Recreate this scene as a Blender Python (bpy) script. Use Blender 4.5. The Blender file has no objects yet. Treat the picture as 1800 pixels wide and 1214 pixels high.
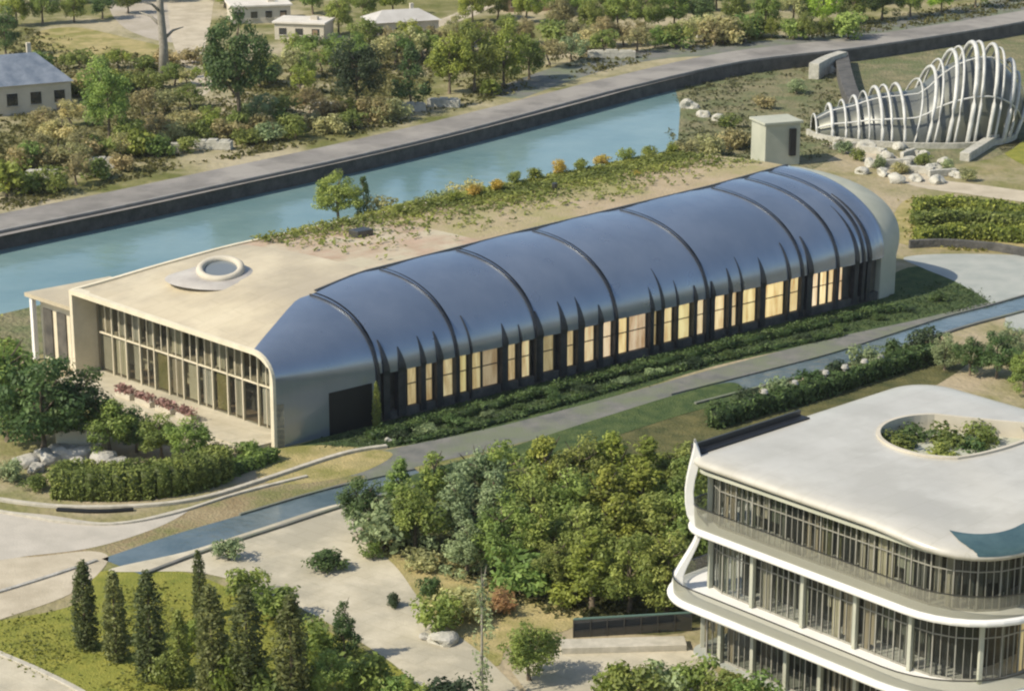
import bpy, bmesh, math, random
import numpy as np
from mathutils import Vector, Matrix

random.seed(7)
rng = np.random.default_rng(11)
scene = bpy.context.scene
COL = scene.collection

# ------------------------------------------------------------------ camera
H, FPX, PITCH = 80.0, 4140.0, math.radians(17.0)
cam_d = bpy.data.cameras.new('camera')
cam = bpy.data.objects.new('camera', cam_d)
COL.objects.link(cam)
cam.location = (0, 0, H)
cam.rotation_euler = (math.radians(90) - PITCH, 0, 0)
cam_d.sensor_width = 36.0
cam_d.lens = 36.0 * FPX / 1800.0
cam_d.clip_start = 1.0
cam_d.clip_end = 6000.0
scene.camera = cam


def G(u, v, z=0.0):
    """A point of the photograph (1800 px wide) taken to the level z of the place."""
    x = (u - 900) / FPX
    y = -(v - 607) / FPX
    d = Vector((x, math.cos(PITCH) + y * math.sin(PITCH), -math.sin(PITCH) + y * math.cos(PITCH)))
    t = (z - H) / d.z
    return Vector((0, 0, H)) + d * t


# ------------------------------------------------------------------ materials
def nodes_of(m):
    m.use_nodes = True
    nt = m.node_tree
    return nt, nt.nodes, nt.links, nt.nodes['Principled BSDF']


def mat(name, a, b=None, scale=1.0, rough=0.7, metal=0.0, bump=0.0, bscale=None, detail=6.0, c=None, cscale=0.1,
        spec=0.5, stretch=None, lo=0.35, hi=0.65):
    m = bpy.data.materials.new(name)
    nt, N, L, P = nodes_of(m)
    P.inputs['Roughness'].default_value = rough
    P.inputs['Metallic'].default_value = metal
    P.inputs['Specular IOR Level'].default_value = spec
    P.inputs['Base Color'].default_value = (*a, 1)
    tc = N.new('ShaderNodeTexCoord')
    src = tc.outputs['Object']
    if stretch:
        mp = N.new('ShaderNodeMapping')
        mp.inputs['Scale'].default_value = stretch
        L.new(src, mp.inputs['Vector'])
        src = mp.outputs['Vector']
    if b is not None:
        nz = N.new('ShaderNodeTexNoise')
        nz.inputs['Scale'].default_value = scale
        nz.inputs['Detail'].default_value = detail
        nz.inputs['Roughness'].default_value = 0.62
        L.new(src, nz.inputs['Vector'])
        r = N.new('ShaderNodeValToRGB')
        r.color_ramp.elements[0].position = lo
        r.color_ramp.elements[1].position = hi
        r.color_ramp.elements[0].color = (*a, 1)
        r.color_ramp.elements[1].color = (*b, 1)
        L.new(nz.outputs['Fac'], r.inputs['Fac'])
        out = r.outputs['Color']
        if c is not None:
            n2 = N.new('ShaderNodeTexNoise')
            n2.inputs['Scale'].default_value = cscale
            n2.inputs['Detail'].default_value = 7.0
            n2.inputs['Roughness'].default_value = 0.65
            L.new(src, n2.inputs['Vector'])
            r2 = N.new('ShaderNodeValToRGB')
            r2.color_ramp.elements[0].position = 0.44
            r2.color_ramp.elements[1].position = 0.6
            L.new(n2.outputs['Fac'], r2.inputs['Fac'])
            mx = N.new('ShaderNodeMixRGB')
            L.new(r2.outputs['Color'], mx.inputs['Fac'])
            L.new(out, mx.inputs['Color1'])
            mx.inputs['Color2'].default_value = (*c, 1)
            out = mx.outputs['Color']
        L.new(out, P.inputs['Base Color'])
    if bump > 0:
        nb = N.new('ShaderNodeTexNoise')
        nb.inputs['Scale'].default_value = bscale or scale * 3
        nb.inputs['Detail'].default_value = 5.0
        L.new(src, nb.inputs['Vector'])
        bp = N.new('ShaderNodeBump')
        bp.inputs['Strength'].default_value = 1.0
        bp.inputs['Distance'].default_value = bump
        L.new(nb.outputs['Fac'], bp.inputs['Height'])
        L.new(bp.outputs['Normal'], P.inputs['Normal'])
    return m


def leaf_mat(name, transl=0.3):
    """Foliage: the object's own colour, varied leaf by leaf and bough by bough."""
    m = bpy.data.materials.new(name)
    nt, N, L, P = nodes_of(m)
    oi = N.new('ShaderNodeObjectInfo')
    ge = N.new('ShaderNodeNewGeometry')
    at = N.new('ShaderNodeAttribute')
    at.attribute_name = 'tint'
    mr = N.new('ShaderNodeMapRange')
    mr.inputs['To Min'].default_value = 0.75
    mr.inputs['To Max'].default_value = 1.25
    L.new(ge.outputs['Random Per Island'], mr.inputs['Value'])
    mu = N.new('ShaderNodeMath')
    mu.operation = 'MULTIPLY'
    L.new(mr.outputs['Result'], mu.inputs[0])
    L.new(at.outputs['Fac'], mu.inputs[1])
    mh = N.new('ShaderNodeMapRange')
    mh.inputs['From Min'].default_value = 0.6
    mh.inputs['From Max'].default_value = 1.5
    mh.inputs['To Min'].default_value = 0.52
    mh.inputs['To Max'].default_value = 0.485
    L.new(at.outputs['Fac'], mh.inputs['Value'])
    hs = N.new('ShaderNodeHueSaturation')
    L.new(mh.outputs['Result'], hs.inputs['Hue'])
    L.new(mu.outputs['Value'], hs.inputs['Value'])
    L.new(oi.outputs['Color'], hs.inputs['Color'])
    L.new(hs.outputs['Color'], P.inputs['Base Color'])
    P.inputs['Roughness'].default_value = 0.55
    P.inputs['Specular IOR Level'].default_value = 0.3
    tr = N.new('ShaderNodeBsdfTranslucent')
    L.new(hs.outputs['Color'], tr.inputs['Color'])
    mx = N.new('ShaderNodeMixShader')
    mx.inputs['Fac'].default_value = transl
    L.new(P.outputs['BSDF'], mx.inputs[1])
    L.new(tr.outputs['BSDF'], mx.inputs[2])
    L.new(mx.outputs['Shader'], N['Material Output'].inputs['Surface'])
    return m


def glass_mat(name, tint, see, rough=0.06, gcol=(1, 1, 1)):
    """Thin tinted glazing: part see-through, part mirror."""
    m = bpy.data.materials.new(name)
    nt, N, L, P = nodes_of(m)
    tr = N.new('ShaderNodeBsdfTransparent')
    tr.inputs['Color'].default_value = (*tint, 1)
    P.inputs['Base Color'].default_value = (0.03, 0.035, 0.035, 1)
    P.inputs['Roughness'].default_value = rough
    P.inputs['Specular IOR Level'].default_value = 1.0
    mx = N.new('ShaderNodeMixShader')
    fr = N.new('ShaderNodeLayerWeight')
    fr.inputs['Blend'].default_value = 0.5
    pw = N.new('ShaderNodeMath')
    pw.operation = 'POWER'
    pw.inputs[1].default_value = 4.0
    L.new(fr.outputs['Facing'], pw.inputs[0])
    mr = N.new('ShaderNodeMapRange')
    mr.inputs['To Min'].default_value = 1 - see
    mr.inputs['To Max'].default_value = 0.95
    L.new(pw.outputs['Value'], mr.inputs['Value'])
    L.new(mr.outputs['Result'], mx.inputs['Fac'])
    L.new(tr.outputs['BSDF'], mx.inputs[1])
    L.new(P.outputs['BSDF'], mx.inputs[2])
    L.new(mx.outputs['Shader'], N['Material Output'].inputs['Surface'])
    return m


def lit_mat(name, a, b, strength):
    """A lit window: warm room light, uneven from pane to pane (object colour scales it)."""
    m = mat(name, a, b, scale=1.3, rough=0.2, spec=0.6, stretch=(1, 1, 0.16), lo=0.3, hi=0.6)
    nt, N, L, P = nodes_of(m)
    oi = N.new('ShaderNodeObjectInfo')
    mx = N.new('ShaderNodeMixRGB')
    mx.blend_type = 'MULTIPLY'
    mx.inputs['Fac'].default_value = 1.0
    ramp = [n for n in N if n.type == 'VALTORGB'][0]
    L.new(ramp.outputs['Color'], mx.inputs['Color1'])
    L.new(oi.outputs['Color'], mx.inputs['Color2'])
    L.new(mx.outputs['Color'], P.inputs['Base Color'])
    L.new(mx.outputs['Color'], P.inputs['Emission Color'])
    P.inputs['Emission Strength'].default_value = strength
    return m


M = {}
M['ground'] = mat('dry_ground', (0.13, 0.15, 0.04), (0.27, 0.23, 0.12), 0.12, 0.95, bump=0.25, bscale=1.2, c=(0.36, 0.30, 0.20), cscale=0.045, spec=0.1)
M['far_ground'] = mat('scrub_ground', (0.12, 0.13, 0.04), (0.24, 0.22, 0.10), 0.14, 0.95, bump=0.3, bscale=0.8, c=(0.38, 0.33, 0.22), cscale=0.035, spec=0.1)
M['lawn'] = mat('lawn_grass', (0.16, 0.18, 0.035), (0.27, 0.26, 0.055), 0.5, 0.95, bump=0.15, bscale=5, spec=0.1)
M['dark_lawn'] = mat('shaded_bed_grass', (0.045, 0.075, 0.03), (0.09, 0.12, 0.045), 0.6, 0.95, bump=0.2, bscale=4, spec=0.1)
M['straw'] = mat('straw_grass', (0.30, 0.26, 0.12), (0.42, 0.34, 0.16), 0.5, 0.95, bump=0.15, bscale=4, c=(0.22, 0.21, 0.07), cscale=0.2, spec=0.1)
M['plaza'] = mat('pale_paving', (0.44, 0.395, 0.29), (0.54, 0.49, 0.375), 0.35, 0.85, bump=0.03, bscale=6, c=(0.36, 0.33, 0.25), cscale=0.12, spec=0.3)
M['path'] = mat('sandy_path', (0.38, 0.33, 0.24), (0.50, 0.44, 0.33), 0.3, 0.9, bump=0.04, bscale=5, spec=0.2)
M['earth'] = mat('brown_earth', (0.23, 0.18, 0.10), (0.34, 0.28, 0.17), 0.4, 0.95, bump=0.2, bscale=3, c=(0.17, 0.17, 0.07), cscale=0.2, spec=0.1)
M['bank'] = mat('bank_earth', (0.15, 0.15, 0.08), (0.25, 0.22, 0.13), 0.3, 0.95, bump=0.5, bscale=1.5, c=(0.13, 0.15, 0.07), cscale=0.12, spec=0.1)
M['road'] = mat('worn_asphalt', (0.17, 0.16, 0.145), (0.24, 0.225, 0.205), 0.2, 0.85, bump=0.02, bscale=6, c=(0.30, 0.28, 0.25), cscale=0.08, spec=0.3)
M['gravel'] = mat('grey_gravel', (0.12, 0.125, 0.115), (0.19, 0.185, 0.165), 0.5, 0.8, bump=0.05, bscale=4, c=(0.15, 0.17, 0.11), cscale=0.15, spec=0.3)
M['pavement'] = mat('grey_pavement', (0.30, 0.32, 0.29), (0.38, 0.39, 0.35), 0.3, 0.7, bump=0.02, bscale=4, spec=0.3)
M['wall'] = mat('dark_stone', (0.055, 0.055, 0.05), (0.11, 0.105, 0.095), 0.6, 0.9, bump=0.15, bscale=2.5)
M['kerb'] = mat('pale_kerb', (0.36, 0.335, 0.265), (0.52, 0.48, 0.39), 1.0, 0.8)
M['rock'] = mat('grey_rock', (0.28, 0.27, 0.23), (0.46, 0.44, 0.39), 1.2, 0.9, bump=0.15, bscale=3)
M['pale_rock'] = mat('pale_rock', (0.33, 0.32, 0.26), (0.50, 0.48, 0.41), 1.0, 0.85, bump=0.1, bscale=3)
M['cream'] = mat('cream_stone', (0.60, 0.54, 0.39), (0.70, 0.63, 0.47), 0.5, 0.7)
M['cream_roof'] = mat('cream_roof', (0.48, 0.41, 0.28), (0.56, 0.49, 0.345), 0.16, 0.6, bump=0.02, bscale=3, c=(0.40, 0.345, 0.245), cscale=0.07)
M['terra'] = mat('terracotta_deck', (0.37, 0.27, 0.18), (0.44, 0.325, 0.235), 0.3, 0.8, bump=0.03, bscale=3, c=(0.46, 0.41, 0.29), cscale=0.12)
M['green_roof'] = mat('sedum_roof', (0.32, 0.255, 0.15), (0.39, 0.31, 0.20), 0.25, 0.95, bump=0.15, bscale=3, c=(0.27, 0.25, 0.10), cscale=0.07, stretch=(1, 1, 1))
M['metal'] = mat('blue_grey_metal', (0.175, 0.22, 0.285), (0.235, 0.28, 0.345), 0.16, 0.26, metal=0.5, stretch=(1, 1, 0.25), bump=0.03, bscale=0.4, spec=0.6)
_nt, _N, _L, _P = nodes_of(M['metal'])
_z = _N.new('ShaderNodeTexNoise')
_z.inputs['Scale'].default_value = 0.35
_z.inputs['Detail'].default_value = 6
_m = _N.new('ShaderNodeMapRange')
_m.inputs['To Min'].default_value = 0.2
_m.inputs['To Max'].default_value = 0.42
_L.new(_N['Texture Coordinate'].outputs['Object'], _z.inputs['Vector'])
_L.new(_z.outputs['Fac'], _m.inputs['Value'])
_L.new(_m.outputs['Result'], _P.inputs['Roughness'])
_P.inputs['Coat Weight'].default_value = 1.0
_P.inputs['Coat Roughness'].default_value = 0.14
_P.inputs['Coat IOR'].default_value = 1.85
M['rib_metal'] = mat('rib_metal', (0.035, 0.04, 0.05), (0.06, 0.065, 0.075), .8, .4, metal=.5)
M['metal_dark'] = mat('dark_metal', (0.02, 0.022, 0.025), rough=0.5, metal=0.5)
M['steel'] = mat('grey_frame', (0.10, 0.10, 0.095), rough=0.45, metal=0.78)
M['white'] = mat('white_cladding', (0.74, 0.73, 0.69), (0.80, 0.79, 0.75), 0.4, 0.35)
M['white_roof'] = mat('white_roof', (0.475, 0.455, 0.395), (0.54, 0.52, 0.455), 0.12, 0.3, c=(0.425, 0.405, 0.345), cscale=0.11, spec=0.6)
M['endwall'] = mat('pale_render', (0.36, 0.37, 0.29), (0.45, 0.45, 0.36), 0.25, 0.7)
M['interior'] = mat('interior_plaster', (0.40, 0.34, 0.25), (0.55, 0.46, 0.33), 0.3, 0.8, stretch=(1, 1, 0.2))
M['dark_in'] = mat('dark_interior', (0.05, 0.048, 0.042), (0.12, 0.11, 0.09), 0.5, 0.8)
M['wood'] = mat('brown_timber', (0.22, 0.15, 0.09), (0.30, 0.22, 0.14), 1.0, 0.6)
M['bark'] = mat('bark', (0.10, 0.075, 0.05), (0.20, 0.16, 0.11), 3.0, 0.95, bump=0.05)
M['bare_bark'] = mat('grey_bark', (0.22, 0.20, 0.16), (0.33, 0.30, 0.24), 2.0, 0.95, bump=0.05)
M['lit'] = lit_mat('lit_room', (0.55, 0.34, 0.13), (1.0, 0.80, 0.42), 0.62)
M['glass'] = glass_mat('tinted_glass', (0.92, 0.93, 0.9), 0.84)
M['rail_glass'] = glass_mat('balustrade_glass', (0.76, 0.77, 0.7), 0.55, 0.2)
M['rail_glass'].node_tree.nodes['Principled BSDF'].inputs['Base Color'].default_value = (0.30, 0.29, 0.235, 1)
M['sky_glass'] = glass_mat('skylight_glass', (0.3, 0.36, 0.4), 0.35, 0.05)
M['pink_wall'] = mat('rose_plaster', (0.42, 0.30, 0.25), (0.5, 0.38, 0.32), .5, .8)
M['blue_roof'] = mat('blue_grey_slate', (0.12, 0.15, 0.19), (0.22, 0.25, 0.29), 0.5, 0.5, bump=0.03)
M['pale_roof'] = mat('pale_flat_roof', (0.55, 0.51, 0.43), (0.66, 0.62, 0.54), 0.3, 0.8)
M['plaster'] = mat('pale_plaster', (0.46, 0.42, 0.33), (0.55, 0.50, 0.40), 0.4, 0.85)
M['office_frame'] = mat('grey_beige_frame', (0.26, 0.25, 0.21), (0.33, 0.32, 0.27), .5, .4)
M['rib'] = mat('weathered_white', (0.42, 0.42, 0.39), (0.58, 0.58, 0.54), .5, .5)
M['shell'] = mat('grey_shell', (0.10, 0.11, 0.105), (0.17, 0.175, 0.155), 0.25, 0.4, metal=0.2, c=(0.14, 0.145, 0.11), cscale=0.12)
M['carpaint'] = mat('pale_paint', (0.55, 0.56, 0.48), rough=0.25, spec=0.7)
M['rubber'] = mat('black_rubber', (0.02, 0.02, 0.02), rough=0.8)
M['carglass'] = mat('car_glass', (0.02, 0.025, 0.03), rough=0.08, spec=1.0)
M['pink'] = leaf_mat('petals', 0.2)
M['leaf'] = leaf_mat('foliage', 0.42)
M['hedge_core'] = mat('hedge_core', (0.02, 0.028, 0.012), rough=0.95, spec=0.1)


def water_mat(name, a, b, rough, bump, bscale, spec=0.6, scale=0.05):
    return mat(name, a, b, scale, rough, bump=bump, bscale=bscale, spec=spec, detail=4)


M['canal'] = water_mat('canal_water', (0.125, 0.215, 0.222), (0.185, 0.28, 0.275), 0.12, 0.06, 0.45, spec=0.35)
M['channel'] = water_mat('channel_water', (0.075, 0.11, 0.12), (0.15, 0.19, 0.20), 0.09, 0.09, 0.9, scale=0.12)


def jointed(m, bw, bh, joint, tone, mortar, rot):
    """Slab or sheet joints laid over a material."""
    nt, N, L, P = nodes_of(m)
    bt = N.new('ShaderNodeTexBrick')
    bt.inputs['Scale'].default_value = 1.0
    bt.inputs['Brick Width'].default_value = bw
    bt.inputs['Row Height'].default_value = bh
    bt.inputs['Mortar Size'].default_value = joint
    bt.inputs['Color1'].default_value = (1, 1, 1, 1)
    bt.inputs['Color2'].default_value = (tone, tone, tone * .99, 1)
    bt.inputs['Mortar'].default_value = (mortar, mortar, mortar * .97, 1)
    mp = N.new('ShaderNodeMapping')
    mp.inputs['Rotation'].default_value = (0, 0, rot)
    L.new(N['Texture Coordinate'].outputs['Object'], mp.inputs['Vector'])
    L.new(mp.outputs['Vector'], bt.inputs['Vector'])
    mx = N.new('ShaderNodeMixRGB')
    mx.blend_type = 'MULTIPLY'
    mx.inputs['Fac'].default_value = 1.0
    L.new(P.inputs['Base Color'].links[0].from_socket, mx.inputs['Color1'])
    L.new(bt.outputs['Color'], mx.inputs['Color2'])
    L.new(mx.outputs['Color'], P.inputs['Base Color'])


jointed(M['plaza'], 3.0, 1.8, .045, .96, .88, .67)
jointed(M['white_roof'], 9.0, 2.4, .04, .975, .90, -.733)
jointed(M['cream_roof'], 7.0, 2.2, .05, .96, .86, -.68)
jointed(M['terra'], 2.4, 1.2, .05, .93, .85, -.68)
jointed(M['road'], 14.0, 4.2, .05, .95, .86, -.5)


# ------------------------------------------------------------------ building blocks
class MB:
    def __init__(self):
        self.v, self.f = [], []

    def add(self, vs, fs):
        n = len(self.v)
        self.v.extend(Vector(p) for p in vs)
        self.f.extend([tuple(i + n for i in q) for q in fs])
        return self

    def quad(self, a, b, c, d):
        return self.add([a, b, c, d], [(0, 1, 2, 3)])

    def frame_box(self, o, ax, ay, az):
        """A box from corner o along three edge vectors."""
        o, ax, ay, az = map(Vector, (o, ax, ay, az))
        p = [o, o + ax, o + ax + ay, o + ay]
        p += [q + az for q in p]
        return self.add(p, [(3, 2, 1, 0), (4, 5, 6, 7), (0, 1, 5, 4), (1, 2, 6, 5), (2, 3, 7, 6), (3, 0, 4, 7)])

    def box(self, c, s, rz=0.0):
        """Box standing on c, of size s, turned by rz."""
        ca, sa = math.cos(rz), math.sin(rz)
        ax = Vector((ca, sa, 0)) * s[0]
        ay = Vector((-sa, ca, 0)) * s[1]
        return self.frame_box(Vector(c) - ax / 2 - ay / 2, ax, ay, (0, 0, s[2]))

    def grid(self, rows, close=False):
        """Rows of points of equal length joined by quads."""
        n = len(self.v)
        w = len(rows[0])
        for r in rows:
            self.v.extend(Vector(p) for p in r)
        for i in range(len(rows) - 1):
            for j in range(w - 1 + (1 if close else 0)):
                k = (j + 1) % w
                self.f.append((n + i * w + j, n + i * w + k, n + (i + 1) * w + k, n + (i + 1) * w + j))
        return self

    def tube(self, path, rad, seg=8, cap=True):
        path = [Vector(p) for p in path]
        rad = rad if isinstance(rad, (list, tuple)) else [rad] * len(path)
        rows = []
        for i, p in enumerate(path):
            t = (path[min(i + 1, len(path) - 1)] - path[max(i - 1, 0)]).normalized()
            up = Vector((0, 0, 1)) if abs(t.z) < 0.95 else Vector((1, 0, 0))
            a = t.cross(up).normalized()
            b = t.cross(a).normalized()
            rows.append([p + (a * math.cos(2 * math.pi * k / seg) + b * math.sin(2 * math.pi * k / seg)) * rad[i] for k in range(seg)])
        n = len(self.v)
        self.grid(rows, close=True)
        if cap:
            self.f.append(tuple(n + k for k in range(seg)))
            m = len(self.v) - seg
            self.f.append(tuple(m + k for k in range(seg))[::-1])
        return self

    def sweep(self, path, w, h, side=None):
        """A bar of section w (sideways) x h (upwards) along path."""
        path = [Vector(p) for p in path]
        rows = []
        for i, p in enumerate(path):
            t = path[min(i + 1, len(path) - 1)] - path[max(i - 1, 0)]
            t.z = 0
            t.normalize()
            n = Vector((t.y, -t.x, 0))
            rows.append([p - n * w / 2, p + n * w / 2, p + n * w / 2 + Vector((0, 0, h)), p - n * w / 2 + Vector((0, 0, h))])
        k = len(self.v)
        self.grid(rows, close=True)
        self.f.append((k, k + 1, k + 2, k + 3))
        m = len(self.v) - 4
        self.f.append((m + 3, m + 2, m + 1, m))
        return self

    def prism(self, poly, z0, z1):
        n = len(poly)
        vs = [(p[0], p[1], z0) for p in poly] + [(p[0], p[1], z1) for p in poly]
        fs = [(i, (i + 1) % n, n + (i + 1) % n, n + i) for i in range(n)]
        fs += [tuple(range(n))[::-1], tuple(range(n, 2 * n))]
        return self.add(vs, fs)

    def build(self, name, material, parent=None, smooth=False, bevel=0.0, origin=None):
        me = bpy.data.meshes.new(name)
        off = Vector(origin) if origin is not None else Vector((0, 0, 0))
        if parent is not None:
            q = parent
            while q is not None:
                off = off + q.location
                q = q.parent
        me.from_pydata([p - off for p in self.v], [], self.f)
        bm = bmesh.new()
        bm.from_mesh(me)
        bmesh.ops.recalc_face_normals(bm, faces=bm.faces)
        bm.to_mesh(me)
        bm.free()
        if smooth:
            me.polygons.foreach_set('use_smooth', [True] * len(me.polygons))
        me.materials.append(material)
        o = bpy.data.objects.new(name, me)
        COL.objects.link(o)
        if parent is not None:
            o.parent = parent
        elif origin is not None:
            o.location = origin
        if bevel > 0:
            md = o.modifiers.new('bevel', 'BEVEL')
            md.width = bevel
            md.segments = 2
            md.limit_method = 'ANGLE'
        return o


LABELS = {}


def tag(o, label, cat, group=None, kind=None):
    o['label'] = label
    o['category'] = cat
    if group:
        o['group'] = group
    if kind:
        o['kind'] = kind
    LABELS.setdefault(label, []).append(o.name)
    return o


def empty(name, loc, label, cat, group=None):
    o = bpy.data.objects.new(name, None)
    COL.objects.link(o)
    o.location = loc
    o.empty_display_size = 0.5
    return tag(o, label, cat, group)


def smooth_px(pts, closed=False, n=6):
    """Catmull-Rom through picture points."""
    out = []
    m = len(pts)
    rngi = range(m if closed else m - 1)
    for i in rngi:
        g = (lambda k: pts[k % m]) if closed else (lambda k: pts[min(max(k, 0), m - 1)])
        p0, p1, p2, p3 = (np.array(g(i + k), float) for k in (-1, 0, 1, 2))
        for j in range(n):
            t = j / n
            q = 0.5 * ((2 * p1) + (-p0 + p2) * t + (2 * p0 - 5 * p1 + 4 * p2 - p3) * t * t + (-p0 + 3 * p1 - 3 * p2 + p3) * t ** 3)
            out.append(tuple(q))
    if not closed:
        out.append(tuple(pts[-1]))
    return out


def sheet(name, px, z, material, curve=True, kind='structure', label=None, cat=None):
    pts = smooth_px(px, True) if curve else px
    w = [G(u, v, z) for u, v in pts]
    bm = bmesh.new()
    vs = [bm.verts.new(p) for p in w]
    es = [bm.edges.new((vs[i], vs[(i + 1) % len(vs)])) for i in range(len(vs))]
    bmesh.ops.triangle_fill(bm, use_beauty=True, edges=es)
    for f in bm.faces:
        if f.normal.z < 0:
            f.normal_flip()
    me = bpy.data.meshes.new(name)
    bm.to_mesh(me)
    bm.free()
    me.materials.append(material)
    o = bpy.data.objects.new(name, me)
    COL.objects.link(o)
    o['kind'] = kind
    o['label'] = label or name.replace('_', ' ')
    o['category'] = cat or name.split('_')[-1]
    return o


def ribbon(name, px, w0, w1, z, material, kind='structure'):
    """A strip of ground of changing width along a centre line."""
    c = [G(u, v, z) for u, v in smooth_px(px)]
    left, right = [], []
    for i, p in enumerate(c):
        t = (c[min(i + 1, len(c) - 1)] - c[max(i - 1, 0)]).normalized()
        n = Vector((-t.y, t.x, 0))
        w = w0 + (w1 - w0) * i / (len(c) - 1)
        left.append(p + n * w / 2)
        right.append(p - n * w / 2)
    b = MB().grid([[l, r] for l, r in zip(left, right)])
    o = b.build(name, material)
    o['kind'] = kind
    o['label'] = name.replace('_', ' ')
    o['category'] = name.split('_')[-1]
    return o, left, right


def kerb(px, z, w, h, label, group=None, material=None, name='kerb', pts=None):
    b = MB().sweep(pts or [G(u, v, z) for u, v in smooth_px(px)], w, h)
    o = b.build(name, material or M['kerb'], bevel=0.03)
    return tag(o, label, 'kerb' if name == 'kerb' else 'wall', group)


ORD = 'first second third fourth fifth sixth seventh eighth ninth tenth eleventh twelfth thirteenth fourteenth fifteenth sixteenth seventeenth eighteenth nineteenth twentieth'.split()


# ------------------------------------------------------------------ world and sun
AZ = Vector((-0.90, -0.40)).normalized()
EL = math.radians(43)
world = bpy.data.worlds.new('World')
scene.world = world
world.use_nodes = True
wn, wl = world.node_tree.nodes, world.node_tree.links
sky = wn.new('ShaderNodeTexSky')
sky.sky_type = 'NISHITA'
sky.sun_disc = False
sky.sun_elevation = EL
sky.sun_rotation = math.atan2(AZ.x, AZ.y)
sky.dust_density = 1.0
wl.new(sky.outputs['Color'], wn['Background'].inputs['Color'])
wn['Background'].inputs['Strength'].default_value = 0.14
sun_d = bpy.data.lights.new('sun', 'SUN')
sun = bpy.data.objects.new('sun', sun_d)
COL.objects.link(sun)
sun_d.energy = 4.9
sun_d.angle = math.radians(0.6)
sun_d.color = (1.0, 0.91, 0.75)
sv = Vector((AZ.x * math.cos(EL), AZ.y * math.cos(EL), math.sin(EL)))
sun.rotation_euler = (-sv).to_track_quat('-Z', 'Y').to_euler()
sun.location = sv * 300
scene.view_settings.view_transform = 'Standard'
scene.view_settings.look = 'None'
scene.view_settings.exposure = 0.15
scene.view_settings.gamma = 1.0
scene.cycles.max_bounces = 6
scene.cycles.transparent_max_bounces = 10
scene.cycles.filter_width = 2.2

# ------------------------------------------------------------------ haze
hz = bpy.data.materials.new('haze')
hz.use_nodes = True
_n = hz.node_tree.nodes
_n.remove(_n['Principled BSDF'])
_v = _n.new('ShaderNodeVolumePrincipled')
_v.inputs['Color'].default_value = (0.92, 0.93, 0.90, 1)
_v.inputs['Density'].default_value = 0.00006
_v.inputs['Anisotropy'].default_value = 0.2
hz.node_tree.links.new(_v.outputs['Volume'], _n['Material Output'].inputs['Volume'])

# ------------------------------------------------------------------ ground
TZ = 2.2      # level of the land beyond the canal
b = MB()
b.quad((-2500, -200, 0), (2500, -200, 0), (2500, 4000, 0), (-2500, 4000, 0))
g = b.build('ground', M['ground'])
g['kind'] = 'structure'
ho = MB().box((0, 1000, -1), (5200, 6200, 92)).build('haze', hz)
ho['kind'] = 'stuff'
ho['label'] = 'thin summer haze over the whole site'
ho['category'] = 'haze'

WALL = [(-500, 512), (-200, 452), (0, 410), (200, 369), (400, 326), (600, 283), (800, 236), (1000, 183), (1100, 157), (1300, 112), (1500, 88), (1700, 58), (1800, 41), (2000, 5), (2300, -60)]
wall_w = [G(u, v, TZ) for u, v in smooth_px(WALL)]
rows = []
for p in wall_w:
    rows.append([p + Vector((0, 0.3, 0)), Vector((p.x * 1.02, p.y + 80, TZ)), Vector((p.x * 1.3, p.y + 300, TZ)), Vector((p.x * 4, 3800, TZ))])
far = MB().grid(rows).build('far_terrain', M['far_ground'])
far['kind'] = 'structure'
wb = MB()
wb.sweep([p - Vector((0, 0, TZ - 0.01)) for p in wall_w], 0.6, TZ + 0.09)
tag(wb.build('retaining_wall', M['wall']), 'long dark retaining wall along the far side of the canal', 'wall')
kerb(None, 0, 0.5, 0.35, 'pale coping kerb on top of the dark canal wall', pts=[p + Vector((0, 0.1, 0.1)) for p in wall_w], material=mat('coping', (0.20, 0.19, 0.17), (0.28, 0.27, 0.25), 0.4, 0.8))
road_px = [(u, v - 13 - 2 * (u < 900)) for u, v in WALL]
ribbon('road', road_px, 11.0, 8.5, TZ + 0.02, M['road'])
vp = [(u, v - 45) for u, v in WALL]
ribbon('verge', [(880, 170), (960, 140), (1050, 112), (1150, 95), (1260, 88), (1400, 78), (1550, 56), (1800, 5)], 8, 14, TZ + 0.012, M['gravel'])

# canal
water_px = [(-500, 545), (-200, 480), (0, 425), (200, 380), (400, 335), (600, 290), (800, 240), (1000, 190), (1185, 150), (1196, 190), (1190, 268), (1010, 300), (830, 342), (640, 385), (480, 432), (250, 492), (0, 556), (-200, 610), (-500, 680)]
sheet('canal_water', water_px, 0.03, M['canal'], curve=False)
sheet('river_bank', [(1180, 152), (1260, 132), (1420, 108), (1560, 90), (1720, 66), (1850, 44), (1860, 150), (1780, 262), (1640, 290), (1500, 262), (1420, 300), (1300, 300), (1185, 275)], 0.02, M['bank'])
sheet('near_bank', [(-60, 566), (250, 494), (480, 434), (640, 388), (830, 344), (1010, 302), (1200, 268), (1330, 262), (1330, 340), (900, 470), (300, 590), (-60, 640)], 0.05, M['bank'], curve=False)

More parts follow.
